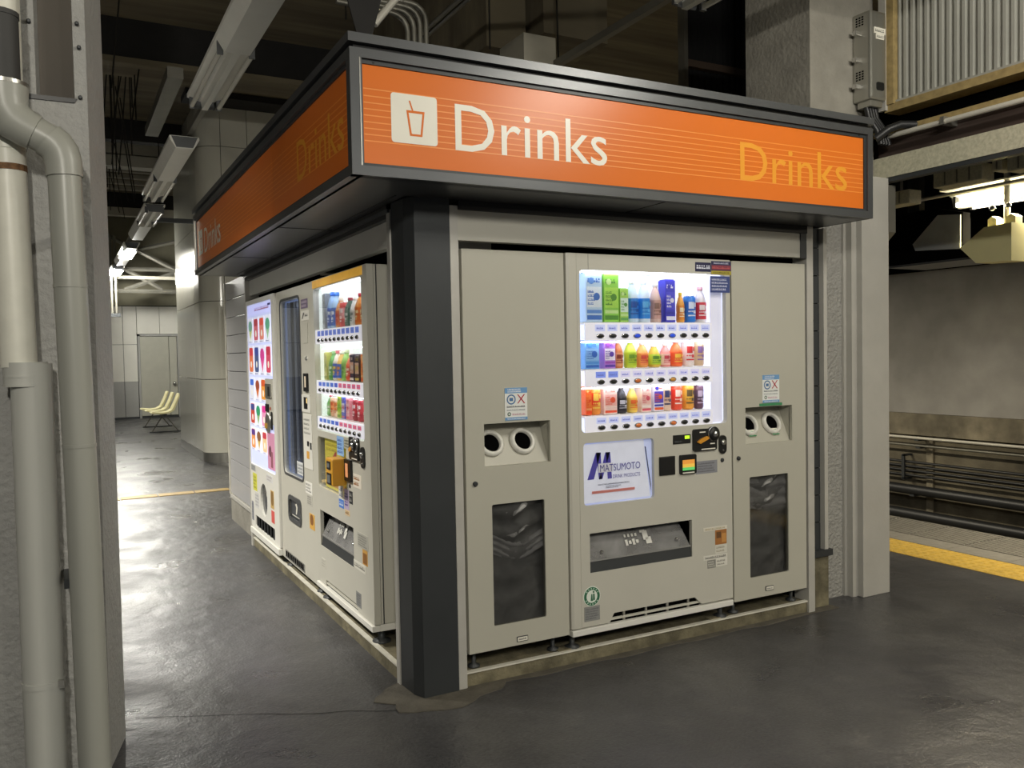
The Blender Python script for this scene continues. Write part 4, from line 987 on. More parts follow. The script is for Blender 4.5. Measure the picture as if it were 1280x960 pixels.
L3 = [('b', -1.44, .056, 1.232, ('#6fae5a', '#8fc47a', '#d84a5a', '#e6f0dc'), 'green bottle with red cap on corridor machine bottom shelf'),
      ('c', -1.36, .062, 1.222, ('#f0c09a', '#ee9a5a', '#e8e8e8', '#d8602f'), 'peach can on corridor machine bottom shelf'),
      ('c', -1.283, .062, 1.222, ('#f2d0b4', '#f0b080', '#e8e8e8', '#e07840'), 'pale peach can on corridor machine bottom shelf'),
      ('k', -1.205, .06, 1.238, ('#c8e03a', '#a8d030', '#e2ec90', '#6f9f2a'), 'lime yellow pack on corridor machine bottom shelf'),
      ('k', -1.125, .06, 1.23, ('#5a6ad0', '#e2e2f4', '#7f8ae0', '#d86a8a'), 'violet blue pack on corridor machine bottom shelf'),
      ('k', -1.045, .06, 1.228, ('#f0a0a8', '#f6d0d0', '#f2c0c4', '#d84a5f'), 'pink pack on corridor machine bottom shelf'),
      ('c', -.955, .062, 1.225, ('#a82f3a', '#c83a45', '#e8e8e8', '#f0d8d8'), 'dark red can on corridor machine bottom shelf'),
      ('c', -.87, .062, 1.225, ('#b8343f', '#d04a50', '#e8e8e8', '#f6e2e0'), 'crimson can at right of corridor machine bottom shelf'),
      ('b', -.775, .06, 1.225, ('#8f2f3a', '#c0404a', '#e8c84a', '#f2e4e0'), 'red bottle with yellow cap, lowest and nearest the pillar')]
for rws, z0 in ((L1, 1.601), (L2, 1.317), (L3, 1.114)):
    for k, x, wd, z1, c, lb in rws: drink(k, x, wd, z0, z1, c, lb, 'drink samples in the corridor machine', True, .085)

# glass fronted lift machine
v2 = thing('vending_machine', 'grey snack machine with tall blue tinted window in the middle of corridor bank', 'vending machine', (-2.0, .36, .066), None, True)
B0, B1 = -2.437, -1.535; yf = .012
shell(v2, B0+.003, B1-.003, .118, 1.876, yf+.032, .72)
part('door', MB(m_paint).plate(rect(B0, B1, .118, 1.878), [rrect(-2.33, -1.83, .70, 1.81, .04), rrect(-2.215, -1.915, .41, .555, .035)], yf, yf+.03), v2)
part('window_bezel', MB(m_frame).plate(rrect(-2.345, -1.815, .685, 1.825, .05), [rrect(-2.33, -1.83, .70, 1.81, .04)], yf-.003, yf), v2)
mb_blue = mat('lift_shaft', '#93a3bd', .35, .2, var=.08, scale=2, emit='#8a9abd', es=.5)  # walls given their own glow to brighten the window
lc = part('lift_shaft', MB(mb_blue).pocket(-2.335, -1.825, .695, 1.815, yf+.03, yf+.26), v2)
for x, wd, m in ((-2.29, .03, m_post), (-2.20, .05, m_frame), (-2.06, .02, m_frame), (-2.12, .012, m_post), (-1.9, .03, m_post)):
    part('lift_rail', MB(m).box(x, x+wd, yf+.035, yf+.06, .70, 1.80), lc)
part('light_strip', MB(mat('lift_led', '#dfe8ff', .4, emit='#aebdff', es=3)).box(-2.30, -1.90, yf+.05, yf+.06, .71, .718), lc)
part('lift_lamp', MB(LED).box(-1.93, -1.88, yf+.06, yf+.07, 1.765, 1.785).box(-2.02, -1.98, yf+.06, yf+.07, 1.765, 1.785), lc)
part('window_pane', MB(glass('tinted_pane', (.86, .89, .95), .04)).prism(rrect(-2.33, -1.83, .70, 1.81, .04), yf+.010, yf+.013), v2)
sticker(v2, -2.02, -1.86, .72, .80, yf+.009, '#d6d8da', '#7f868c', 3, 3)
sticker(v2, -1.785, -1.63, 1.735, 1.79, yf, '#7a6a86', '#cfc4d4', 2, 4)
s_ = sticker(v2, -1.785, -1.61, 1.665, 1.722, yf, '#e2e0d8', None); part('sticker_print', MB(flat('#3a3a3c')).poly([(-1.765, 1.675), (-1.745, 1.675), (-1.705, 1.71), (-1.735, 1.71)], yf-.0016).marks(-1.70, -1.63, 1.682, 1.705, 1, yf-.0016), s_)
part('plaque', MB(m_paint).box(-1.74, -1.64, yf-.004, yf, 1.53, 1.65, .002), v2)
part('lock', MB(m_chrome).rev([(.013, yf), (.012, yf-.008), (.005, yf-.01)], (-1.685, 0, 1.44), 'y', 12), v2)
bs = part('bill_slot', MB(m_black).prism(rrect(-1.735, -1.655, 1.245, 1.352, .008), yf-.012, yf), v2); part('slot_mouth', MB(lit('#d8c8b0', .3)).quad(-1.705, -1.675, 1.27, 1.335, yf-.0125), bs)
kp = part('keypad_plate', MB(m_white).box(-1.815, -1.625, yf-.004, yf, 1.12, 1.225, .003), v2); part('keypad_screen', MB(m_black).quad(-1.765, -1.68, 1.14, 1.21, yf-.0045).mat(lit('#f2d28a', .6)).quad(-1.705, -1.685, 1.175, 1.205, yf-.005), kp)
pn = part('payment_panel', MB(m_white).box(-1.80, -1.605, yf-.003, yf, .785, 1.11, .003), v2)
part('payment_marks', MB(flat('#8a8a84')).marks(-1.785, -1.64, .985, 1.09, 4, yf-.0036, .4, 3).mat(m_black).quad(-1.715, -1.67, .92, .95, yf-.0036).quad(-1.65, -1.615, .905, .945, yf-.0036).mat(flat('#d8a040')).quad(-1.73, -1.67, .845, .89, yf-.0036), pn)
sticker(v2, -1.79, -1.64, .635, .705, yf, '#eceae4', '#6f716f', 3, 5); sticker(v2, -1.76, -1.64, .565, .63, yf, '#bdbbb2', '#7d7c76', 4, 6)
fp = part('pickup_tray', MB(m_void).pocket(-2.22, -1.91, .405, .56, yf+.03, yf+.14), v2)
fb = part('pickup_bezel', MB(m_frame).plate(rrect(-2.228, -1.902, .398, .567, .045), [rrect(-2.20, -1.93, .425, .54, .03)], yf-.008, yf+.0), v2)
part('pickup_flap', MB(mat('dark_flap', '#4a4d52', .3, .2)).box(-2.205, -1.925, yf+.006, yf+.012, .42, .545), v2)
part('push_symbol', MB(m_cream).poly([(-2.075, .455), (-2.05, .455), (-2.03, .505), (-2.055, .525), (-2.085, .515), (-2.06, .495)], yf+.0055), v2)
part('push_line', MB(m_cream).quad(-2.17, -1.96, .437, .442, yf+.0055), v2)
s_ = sticker(v2, -1.715, -1.60, .43, .522, yf, '#d9a84a', None); part('sticker_print', MB(flat('#8a5a26')).poly(rrect(-1.70, -1.625, .455, .518, .03), yf-.0016), s_)
vt = part('vent', MB(m_steel).box(-2.36, -1.86, yf-.002, yf, .128, .18), v2)
for k in range(10): part('vent_slot', MB(m_void).box(-2.34+.047*k, -2.31+.047*k, yf-.003, yf-.002, .137, .172), vt)
for x in (-2.36, -1.62): part('foot', MB(m_dark).rev([(.04, .066), (.04, .074), (.015, .082), (.015, .12)], (x, .06, 0), n=12), v2)

# ice cream machine with backlit product cards
v1 = thing('vending_machine', 'white ice cream machine with backlit picture cards at far end of bank', 'vending machine', (-2.97, .36, .066), None, True)
C0, C1 = -3.395, -2.447; yf = -.004
shell(v1, C0+.003, C1-.003, .168, 1.876, yf+.03, .72, m_white)
circle = circ(-2.93, .425, .115, 26, .118)
part('door', MB(m_white).plate(rect(C0, C1, .168, 1.878), [rrect(C0+.03, -2.53, .65, 1.845, .02), circle, rrect(-3.25, -2.60, .185, .27, .012)], yf, yf+.028), v1)
bp_ = part('backlit_panel', MB(lit('#c3caf2', .6)).box(C0+.028, -2.528, yf+.006, yf+.012, .648, 1.847), v1)
part('header_strip', MB(lit('#b9bdf0', .8)).quad(C0+.05, -2.55, 1.765, 1.835, yf+.0055).mat(flat('#d88a9a')).marks(-3.1, -2.62, 1.785, 1.82, 1, yf+.005).mat(flat('#5a5a9a')).quad(-2.66, -2.57, 1.81, 1.825, yf+.005), bp_)
cards = [((1.56, 1.745), 4, ['#cfd88a', '#d86a7a', '#e88a7a', '#9fc8a0']), ((1.325, 1.54), 4, ['#e87a4a', '#4a5a8a', '#e85a9a', '#d84a6a']),
         ((1.135, 1.305), 3, ['#dfe2f2', '#d8742f', '#e89a3a']), ((.945, 1.12), 3, ['#c84a3a', '#9ab87a', '#e89ac0']), ((.76, .93), 3, ['#e89a5a', '#d8b86a', '#e8c89a'])]
tops = ['#7fb0a0', '#b83a4a', '#e8503f', '#5fae8a', '#d83a4a', '#3a4a9f', '#d8409a', '#c83050', '#3f6fd8', '#a04a2a', '#d85a2a', '#3a4a8f', '#2f9a6a', '#e0409a', '#5a3a8f', '#8a5a3a', '#c84050']
q = 0
for (za, zb), n, cols in cards:
    for i in range(n):
        x = C0 + .055 + i*.197; w_ = .175
        c = part('picture_card', MB(lit('#e6e9fa', .5)).box(x, x+w_, yf+.003, yf+.006, za, zb), v1)
        h = zb-za; s = MB(lit(cols[i], .35))
        if (q % 3) == 0: s.poly([(x+w_*.5, za+h*.08), (x+w_*.9, za+h*.62), (x+w_*.1, za+h*.62)], yf+.0025).mat(lit(tops[q], .35)).poly(circ(x+w_*.5, za+h*.68, w_*.4, 14, h*.22), yf+.002)
        else: s.poly(rrect(x+w_*.1, x+w_*.9, za+h*.1, za+h*.94, w_*.12), yf+.0025).mat(lit(tops[q], .35)).poly(rrect(x+w_*.14, x+w_*.86, za+h*.66, za+h*.92, w_*.1), yf+.002).mat(lit('#f4efe0', .4)).poly(circ(x+w_*.5, za+h*.36, w_*.14, 12), yf+.002)
        s.mat(flat('#4a4a8a')).marks(x+w_*.1, x+w_*.7, za+h*.02, za+h*.08, 1, yf+.0018, seed=q)
        part('ice_cream_picture', s, c); q += 1
cp1 = part('control_plate', MB(m_paint).box(-2.775, -2.535, yf-.002, yf+.006, .99, 1.305, .004), v1)
part('coin_slot', MB(m_steel).prism(rrect(-2.745, -2.57, 1.17, 1.27, .01), yf-.01, yf-.002).mat(m_black).quad(-2.66, -2.60, 1.185, 1.25, yf-.0105), cp1)
part('bill_slot', MB(m_black).box(-2.745, -2.66, yf-.012, yf-.002, 1.075, 1.13, .004).mat(flat('#b0503a')).quad(-2.65, -2.60, 1.09, 1.11, yf-.0025), cp1)
part('coin_dome', MB(m_steel).rev([(.075, yf-.002), (.07, yf-.012), (.05, yf-.014)], (-2.69, 0, 1.0), 'y', 18).mat(mat('ochre_lever', '#c8983a', .4)).box(-2.73, -2.69, yf-.022, yf-.014, .96, .995), cp1)
part('lock', MB(m_black).prism(rrect(-2.60, -2.555, .955, 1.08, .02), yf-.008, yf-.002), v1)
part('promo_card', MB(lit('#c88aa6', .3)).box(-2.76, -2.545, yf+.001, yf+.006, .675, .93).mat(flat('#6a3a4a')).poly(circ(-2.68, .80, .04, 12), yf+.0005).mat(flat('#9a5a6a')).quad(-2.66, -2.60, .69, .80, yf+.0004), v1)
part('port_shade', MB(mat('smoked_port', '#4b4d50', .2, .2)).prism(circ(-2.93, .425, .113, 26, .116), yf+.014, yf+.02).mat(m_void).prism(circ(-2.93, .425, .12, 20), yf+.03, yf+.034), v1)
part('port_highlight', MB(m_cream).poly([(-2.90, .455), (-2.87, .455), (-2.885, .50), (-2.905, .51)], yf+.0135), v1)
sticker(v1, -3.30, -3.16, .455, .585, yf, '#d8d84a', '#9a9a3a', 4, 3); sticker(v1, -3.355, -3.2, .60, .645, yf, '#a9abac', '#84878a', 2, 4)
s_ = sticker(v1, -2.70, -2.60, .405, .53, yf, '#c9a868', None); part('sticker_print', MB(flat('#8a6a34')).poly(rrect(-2.69, -2.61, .425, .525, .035), yf-.0016), s_)
sticker(v1, -2.69, -2.595, .305, .39, yf, '#d85a52', None)
sticker(v1, -3.375, -3.305, .215, .36, yf, '#8d8f98', '#63656c', 6, 6); sticker(v1, -3.24, -3.09, .33, .45, yf, '#d6d6d4', '#a4a4a8', 4, 7)
sticker(v1, -2.82, -2.62, .58, .63, yf, '#dedede', '#b0a8a8', 2, 8)
vt = part('vent', MB(m_void).box(-3.25, -2.60, yf+.01, yf+.014, .183, .272), v1)
for k in range(6): part('vent_rib', MB(m_dark).box(-3.16+.1*k, -3.145+.1*k, yf+.002, yf+.01, .187, .268), vt)
part('base_rail', MB(m_white).box(C0, C1, yf-.012, yf+.03, .118, .160, .003), v1)
for x in (C0+.05, C1-.05): part('foot', MB(m_dark).rev([(.035, .066), (.035, .074), (.013, .082), (.013, .12)], (x, .06, 0), n=12), v1)

# ================================================================== PIPES ON THE LEFT PILLAR
dp = thing('drainpipe', 'grey drainpipe that jogs right through two elbows, dark wrapped at top', 'pipe', (-1.214, -.19, 0))
py = -.19
part('pipe', MB(m_pipe).tube([(-1.212, py, 0), (-1.222, py, 1.0), (-1.239, py, 2.05)], .0495, 20), dp)
part('dark_wrap', MB(m_wrap).tube([(-1.405, py, 2.30), (-1.405, py, 2.525)], .0545, 18).tube([(-1.405, py, 2.52), (-1.405, py, 2.535)], .057, 18), dp)
part('upper_pipe', MB(m_pvc).tube([(-1.405, py, 2.53), (-1.405, py, 5.0)], .052, 18), dp)
e1 = [(-1.400, py, 2.31), (-1.400, py, 2.27), (-1.394, py, 2.235), (-1.376, py, 2.205), (-1.345, py, 2.185), (-1.318, py, 2.172)]
part('elbow', MB(m_pipe).tube(e1, [.072, .069, .066, .063, .059, .057], 18), dp)
part('collar', MB(m_steel).tube([(-1.402, py, 2.306), (-1.402, py, 2.318)], .074, 18), dp)
part('elbow_sleeve', MB(m_pipe).tube([(-1.325, py, 2.176), (-1.268, py, 2.147)], .0515, 18), dp)
e2 = [(-1.282, py, 2.154), (-1.262, py, 2.138), (-1.247, py, 2.115), (-1.241, py, 2.085), (-1.2395, py, 2.05), (-1.239, py, 2.04)]
part('elbow', MB(m_pipe).tube(e2, [.057, .057, .0565, .056, .055, .055], 18), dp)
for z, x in ((1.683, -1.2335), (1.165, -1.2248)): part('joint_ring', MB(m_pipe).tube([(x, py, z), (x, py, z+.011)], .0515, 20), dp)
for z in (.70, 1.84): part('wall_clamp', MB(m_dark).box(-1.284, -1.268, py+.02, .0, z, z+.03), dp)
wp = thing('drainpipe', 'thick drainpipe at left edge, cream above a collar and grey below', 'pipe', (-1.355, -.075, 0))
qx, qy = -1.356, -.09
part('lower_pipe', MB(m_pipe_bright).tube([(qx+.002, qy, 0), (qx, qy, 1.44)], .0625, 22), wp)
part('collar', MB(m_pipe_bright).tube([(qx-.016, qy, 1.372), (qx-.016, qy, 1.445)], .0655, 22).tube([(qx-.016, qy, 1.366), (qx-.016, qy, 1.374)], .0675, 22).tube([(qx-.016, qy, 1.396), (qx-.016, qy, 1.402)], .067, 22), wp)
part('upper_pipe', MB(m_pvc).tube([(qx-.034, qy, 1.43), (qx-.046, qy, 2.2), (qx-.05, qy, 5.0)], .0545, 20), wp)
part('rusty_band', MB(m_rust).tube([(qx-.0445, qy, 2.062), (qx-.0448, qy, 2.082)], .0565, 20), wp)
part('joint_ring', MB(m_pvc).tube([(qx-.046, qy, 2.13), (qx-.046, qy, 2.16)], .0575, 20), wp)
part('joint_ring', MB(m_pipe_bright).tube([(qx+.001, qy, .372), (qx+.001, qy, .390)], .065, 22), wp)
part('band_bolt', MB(m_steel).box(qx+.045, qx+.062, qy-.06, qy-.045, .368, .394), wp)

# ================================================================== FLUORESCENT FIXTURES
def fixture(label, x, y0, y1, z, tubes, on, group=None, mtube=None):
    t = thing('fluorescent_fixture', label, 'light', (x, (y0+y1)/2, z), group)
    tray = [(x-.125, z+.055), (x-.125, z+.028), (x-.03, z+.006), (x+.03, z+.006), (x+.125, z+.028), (x+.125, z+.055)]
    part('housing', MB(m_fixture).prism(tray, y0, y1), t)
    ta, tc = tubes[0][0]-.05, tubes[0][1]+.05
    cov = [(x-.125, z+.028), (x-.075, z-.052), (x+.075, z-.052), (x+.125, z+.028), (x+.03, z+.004), (x-.03, z+.004)]
    for ca, cb_ in ((y0, ta), (tc, y1)):
        if cb_-ca > .08: part('cover', MB(m_fixture).prism(cov, ca, cb_), t)
    part('spine', MB(m_fixture).prism([(x-.028, z+.006), (x-.02, z-.05), (x+.02, z-.05), (x+.028, z+.006)], ta, tc), t)
    for ye in (y0-.006, y1): part('end_plate', MB(m_frame).prism([(x-.11, z+.05), (x-.07, z-.045), (x+.07, z-.045), (x+.11, z+.05)], ye, ye+.006), t)
    for (a, c), lit_ in zip(tubes, on):
        for s in (-1, 1):
            tx, tz = x+s*.095, z-.035
            part('tube', MB((mtube or m_tubeon) if lit_ else m_tubeoff).tube([(tx, a, tz), (tx, c, tz)], .0165, 10), t)
            for yy in (a-.02, c): part('tube_holder', MB(m_frame).box(tx-.018, tx+.018, yy, yy+.02, tz-.02, tz+.06), t)
    return t
LX, LZ = -.245, 3.37
G = None
def row_rail(name, label, x, y0, y1, z): 
    return single(name, MB(m_conduit).box(x-.022, x+.022, y0, y1, z+.05, z+.095), label, 'rail', (x, (y0+y1)/2, z+.05))
fixture('nearest unlit twin tube fixture of the corridor row, beside the canopy top', LX, .55, 3.47, LZ, [(2.2, 3.43)], [False])
fixture('second unlit twin tube fixture along the corridor row, before the big column', LX+.015, 4.75, 7.62, LZ, [(6.35, 7.58)], [False])
fixture('third fixture of the corridor row, last unlit one before the glowing pair', LX+.1, 8.35, 11.1, LZ, [(8.4, 9.62)], [False])
fixture('glowing corridor fixture, nearer and higher of the lit pair', LX+.1, 12.2, 15.0, LZ, [(12.6, 13.8)], [True])
fixture('glowing corridor fixture, farther and lower of the lit pair', LX+.1, 15.9, 18.5, LZ, [(16.0, 17.2)], [True])
row_rail('mounting_rail', 'grey rail carrying the corridor row of tube fixtures', LX+.06, -3, 19, LZ+.02)
fixture('fixture end showing above the canopy, in the row over the platform', 1.83, -2.05, .42, LZ, [(-.83, .38)], [False])
row_rail('mounting_rail', 'pale rail running back from the fixture above the canopy', 1.80, .4, 6, LZ-.02)
# lamp over the platform edge and its hanging boxes
pf = fixture('brightly lit fixture glowing above the pale yellow arrow sign', 4.62, -1.2, .70, 2.50, [(.07, .66)], [True], None, m_tubewarm)
part('reflector', MB(m_fixture).box(4.38, 4.90, -1.2, .70, 2.556, 2.568), pf)
single('lamp_conduit', MB(m_whitecond).tube([(4.30, -3, 2.535), (4.30, 1.9, 2.500)], .012, 8), 'thin pale conduit above the lit platform fixture', 'conduit', (4.30, 0, 2.5))
si = thing('arrow_sign', 'pale yellow arrow shaped signal box hung below the lit lamp', 'sign', (4.4, .25, 2.0))
part('sign_body', MB(m_signframe).prismx([(.50, 2.125), (.385, 2.01), (.135, 2.0), (.135, 2.255), (.325, 2.245)][::-1], 4.32, 4.50), si)
for y in (.17, .30):
    part('hanger_clip', MB(m_signframe).prismx([(y-.03, 2.25), (y+.03, 2.25), (y+.03, 2.30), (y, 2.32), (y-.03, 2.30)], 4.37, 4.45), si)
part('hanger', MB(m_whitecond).tube([(4.41, .22, 2.25), (4.41, .22, 2.60)], .02, 8), si)
for y in (.17, .28): part('eye_bolt', MB(m_chrome).rev([(.012, 4.33), (.02, 4.335), (.02, 4.345), (.012, 4.35)], (0, y+.0, 2.37), 'x', 10), si)
mo = thing('platform_monitor', 'black hooded monitor with grey slanted screen beside the arrow sign', 'monitor', (4.5, .75, 2.05))
part('hood', MB(m_void).prismx([(.505, 2.06), (.505, 2.38), (.72, 2.44), (1.12, 2.44), (1.12, 2.06)][::-1], 4.36, 4.44), mo)
part('screen', MB(mat('grey_screen', '#9a9ea0', .3, var=.12, scale=6)).prismx([(.893, 2.20), (.69, 2.385), (.515, 2.365), (.515, 2.125), (.87, 2.15)][::-1], 4.345, 4.36), mo)
part('underside', MB(m_frame).box(4.36, 4.8, .46, 1.12, 2.045, 2.06), mo)
part('back_case', MB(m_void).box(4.44, 4.8, .74, 1.12, 2.06, 2.40), mo)
part('post', MB(m_black).box(4.5, 4.56, .95, 1.05, 2.40, 2.8), mo)

# ================================================================== BEAMS, CONDUIT AND CORRUGATED WALL AT UPPER RIGHT
hb = thing('platform_beam', 'speckled concrete beam running out from the steel column at right', 'beam', (3.06, -1.5, 2.42))
part('beam', MB(m_beamconc).box(3.0, 3.06, -4, .16, 2.425, 2.545), hb)
part('lower_flange', MB(m_dark).box(3.005, 3.06, -4, .16, 2.40, 2.425), hb)
part('upper_web', MB(mat('brown_steel', '#3a2e29', .7)).box(3.06, 3.2, -4, .16, 2.545, 2.67), hb)
part('tan_strip', MB(m_tan).box(3.0, 3.2, -4, .16, 2.672, 2.70), hb)
part('shadow_web', MB(m_void).box(3.10, 3.2, -4, .16, 2.70, 2.79), hb)
cw = thing('corrugated_screen', 'pale grey corrugated metal screen with tan sill at upper right', 'screen', (3.0, -1.5, 2.79))
part('sill', MB(m_tan).box(2.975, 3.15, -4, .05, 2.79, 2.835), cw)
part('sill_lip', MB(m_corr).box(2.985, 3.0, -4, .0, 2.835, 2.85), cw)
vs = []; fs = []; n = 0; y = -.02; prof = []
while y > -4:
    for dy, dx in ((0, 0), (.010, .0), (.016, .018), (.030, .018), (.036, 0)): prof.append((3.0+dx, y-dy))
    y -= .044
for a, b in prof: vs += [(a, b, 2.84), (a, b, 5.0)]
fs = [(2*k, 2*k+2, 2*k+3, 2*k+1) for k in range(len(prof)-1)]
part('corrugated_sheet', MB(m_corr).add(vs, fs), cw)
part('edge_angle', MB(m_tan).box(2.965, 3.02, -.015, .03, 2.83, 5.0), cw)
part('edge_angle', MB(m_paintcol).box(2.955, 2.975, .03, .075, 2.80, 5.0), cw)
pc = thing('pale_conduit', 'pale conduit pipe clipped along the beam at upper right', 'conduit', (2.96, -1, 2.65))
part('pipe', MB(m_whitecond).tube([(2.965, -4, 2.648), (2.965, .09, 2.648)], .014, 10), pc)
for y in (-.33, -1.4): part('clip', MB(m_steel).box(2.945, 3.06, y-.012, y+.012, 2.63, 2.672), pc)
sb = thing('steel_enclosure', 'tall stainless cable box strapped to concrete column beside corrugated screen', 'box', (2.81, .06, 2.84))
part('case', MB(m_steel).box(2.812, 2.948, .015, .14, 2.845, 3.345, .016), sb)
part('base_socket', MB(m_steel).box(2.83, 2.93, .03, .12, 2.81, 2.846, .004), sb)
for z in (2.93, 3.08, 3.23): part('strap', MB(m_chrome).box(2.775, 2.815, .08, .11, z-.012, z+.012, .002), sb)
for z in (2.965, 3.27):
    gr = MB(m_void)
    for k in range(4):
        for j in range(3): gr.box(2.8105, 2.8125, .06+.02*j, .072+.02*j, z+.014*k, z+.008+.014*k)
    part('vent_grille', gr, sb)
part('nameplate', MB(m_cream).box(2.845, 2.935, .012, .016, 3.215, 3.25).box(2.86, 2.925, .012, .016, 3.185, 3.215).mat(flat('#77786f')).marks(2.85, 2.93, 3.22, 3.245, 1, .0115).marks(2.865, 2.92, 3.19, 3.21, 1, .0115), sb)
part('handle', MB(m_black).prism(rrect(2.862, 2.922, 2.90, 2.945, .01), .010, .016), sb)
cb = thing('cable_bundle', 'black cables dropping from the stainless box behind the canopy corner', 'cable', (2.82, .06, 2.6))
for k in range(4):
    x = 2.845 + .022*k
    part('cable', MB(m_cable).tube([(x, .07, 2.82), (x+.01, .06, 2.75), (x+.04, .03, 2.68), (x+.06, .02, 2.60)], .016, 10), cb)
part('cable', MB(m_cable).tube([(2.84, .0, 2.62), (2.88, -.05, 2.665), (2.94, -.08, 2.69), (3.03, -.14, 2.685)], .022, 10), cb)
# terminal boxes slung below the beam
def jbox(label, y0, y1, z0, z1, x=3.6):
    t = thing('terminal_box', label, 'box', (x, (y0+y1)/2, z0), None)
    part('case', MB(m_beamconc).box(x, x+.12, y0, y1, z0, z1, .008), t); k = max(1, int((y1-y0)/.09))
    for i in range(1, k+1): part('lid_rib', MB(m_conduit).box(x-.004, x, y0+(y1-y0)*i/(k+1)-.004, y0+(y1-y0)*i/(k+1)+.004, z0+.01, z1-.01), t)
    part('hanger', MB(m_black).box(x+.03, x+.06, (y0+y1)/2-.02, (y0+y1)/2+.02, z1, 2.619), t)
jbox('long pale terminal box slung under the speckled beam', -.13, .19, 2.43, 2.53)
jbox('small pale terminal box right of the long one under the beam', -.25, -.19, 2.46, 2.525)
jbox('grey terminal box at right edge of photo under the beam', -.48, -.28, 2.44, 2.55)
jbox('dim terminal box beside the steel column under the beam', .36, .58, 2.37, 2.46)
single('black_cable_tray', MB(m_cable).box(3.5, 3.75, -3, .9, 2.62, 2.70), 'black cable tray above the terminal boxes under the beam', 'tray', (3.6, -1, 2.62))
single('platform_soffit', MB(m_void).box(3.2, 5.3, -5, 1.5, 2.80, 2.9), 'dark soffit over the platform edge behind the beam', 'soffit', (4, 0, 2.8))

# ================================================================== ABOVE THE CANOPY
dk = thing('corrugated_partition', 'dark corrugated partition with steel frame left of concrete column top', 'partition', (3.3, 2.2, 2.6))
vs = []; prof = []; x = 2.79
while x < 4.6:
    for dx, dy in ((0, 0), (.015, 0), (.022, .02), (.04, .02), (.047, 0)): prof.append((x+dx, 1.62+dy))
    x += .06
for a, b in prof: vs += [(a, b, 2.6), (a, b, 5.0)]
part('dark_sheet', MB(m_corrdark).add(vs, [(2*k, 2*k+2, 2*k+3, 2*k+1) for k in range(len(prof)-1)]), dk)
part('frame_post', MB(m_conduit).box(2.755, 2.79, 1.55, 1.62, 2.6, 5.0), dk)
part('frame_rail', MB(mat('brown_rail', '#4a3d33', .7)).box(2.79, 4.6, 1.57, 1.62, 3.50, 3.55), dk)
def duct(name, label, a, b, w, h, m, cat):
    mb = MB(m); x, z = a[0], a[2]
    return single(name, mb.box(x-w/2, x+w/2, a[1], b[1], z-h/2, z+h/2), label, cat, (x, (a[1]+b[1])/2, z-h/2))
duct('cable_duct', 'grey sloping looking cable duct under the corridor ceiling', (-.24, 5.15, 4.1), (-.24, 7.45, 4.1), .14, .1, m_conduit, 'duct')
single('ceiling_box', MB(m_beamlight).box(1.55, 1.80, 1.75, 2.1, 3.25, 3.60), 'pale box fixed under the ceiling above the Drinks lettering', 'box', (1.68, 1.9, 3.25))
for k in range(2):
    single('ceiling_conduit', MB(m_conduit).tube([(1.25+.05*k, -2, 3.9), (1.25+.05*k, 9, 3.9)], .018, 8), 'left twin conduit running back above the canopy' if k == 0 else 'right twin conduit running back above the canopy', 'conduit', (1.25+.05*k, 3, 3.9))
bc = thing('bent_conduits', 'bundle of conduits that bends down behind the canopy top', 'conduit', (.8, 1.9, 2.6))
for k in range(4):
    o = .045*k; r = .10
    p = [(.25, 1.7, 3.56+o*.6), (.60+o*.9, 1.7, 3.55+o*.6)] + [(.60+o*.9+r*math.sin(a), 1.7, 3.55+o*.6-r+r*math.cos(a)) for a in (.4, .8, 1.2, 1.57)] + [(.70+o*.9, 1.7, 2.6)]
    part('conduit', MB(m_conduit).tube(p, .017, 8), bc)
cs = thing('canopy_hanger', 'dark steel hanger with gusset holding the canopy corner', 'bracket', (.2, .8, 2.6))
part('post', MB(m_dark).box(.02, .07, .6, .65, 2.604, 5.02), cs)
part('gusset', MB(m_beam).prism([(-.06, 3.2), (.15, 3.2), (.08, 2.95), (.01, 2.95)], .59, .6), cs)
single('stub_pipe', MB(m_whitecond).tube([(.36, 1.35, 3.32), (.52, 1.35, 3.52)], .022, 8), 'short pale stub of pipe slanting above the canopy corner', 'pipe', (.4, 1.35, 3.3))
single('ceiling_conduit', MB(m_conduit).tube([(2.35, 1.0, 3.0), (2.35, 8, 3.0)], .02, 8).tube([(2.42, 1.0, 3.02), (2.42, 8, 3.02)], .014, 8).tube([(2.48, 1.0, 2.98), (2.48, 8, 2.98)], .014, 8), 'triple conduits low behind the canopy near the dark partition', 'conduit', (2.4, 4, 3.0))
# hanger rods of the old suspended ceiling
rnd = random.Random(11)
for k in range(30):
    y = rnd.uniform(5.2, 13.5) if k < 25 else rnd.uniform(1.5, 4); x = rnd.uniform(-.95+.035*y, .12) if k < 25 else rnd.uniform(.6, 2.4); ln = rnd.uniform(.7, 1.5)
    dx = rnd.choice([0, 0, 0, .28, -.2]) * rnd.uniform(.5, 1); dy = 0 if dx == 0 else rnd.uniform(-.4, .4)
    if abs(x+.2) < .22: x -= .3
    single('hanger_rod', MB(m_rod).tube([(x, y, 5.02), (x+dx, y+dy, 5.02-ln)], .0075, 5), 'thin black hanger rod left dangling from the ceiling', 'rod', (x, y, 5.02), 'dangling hanger rods')

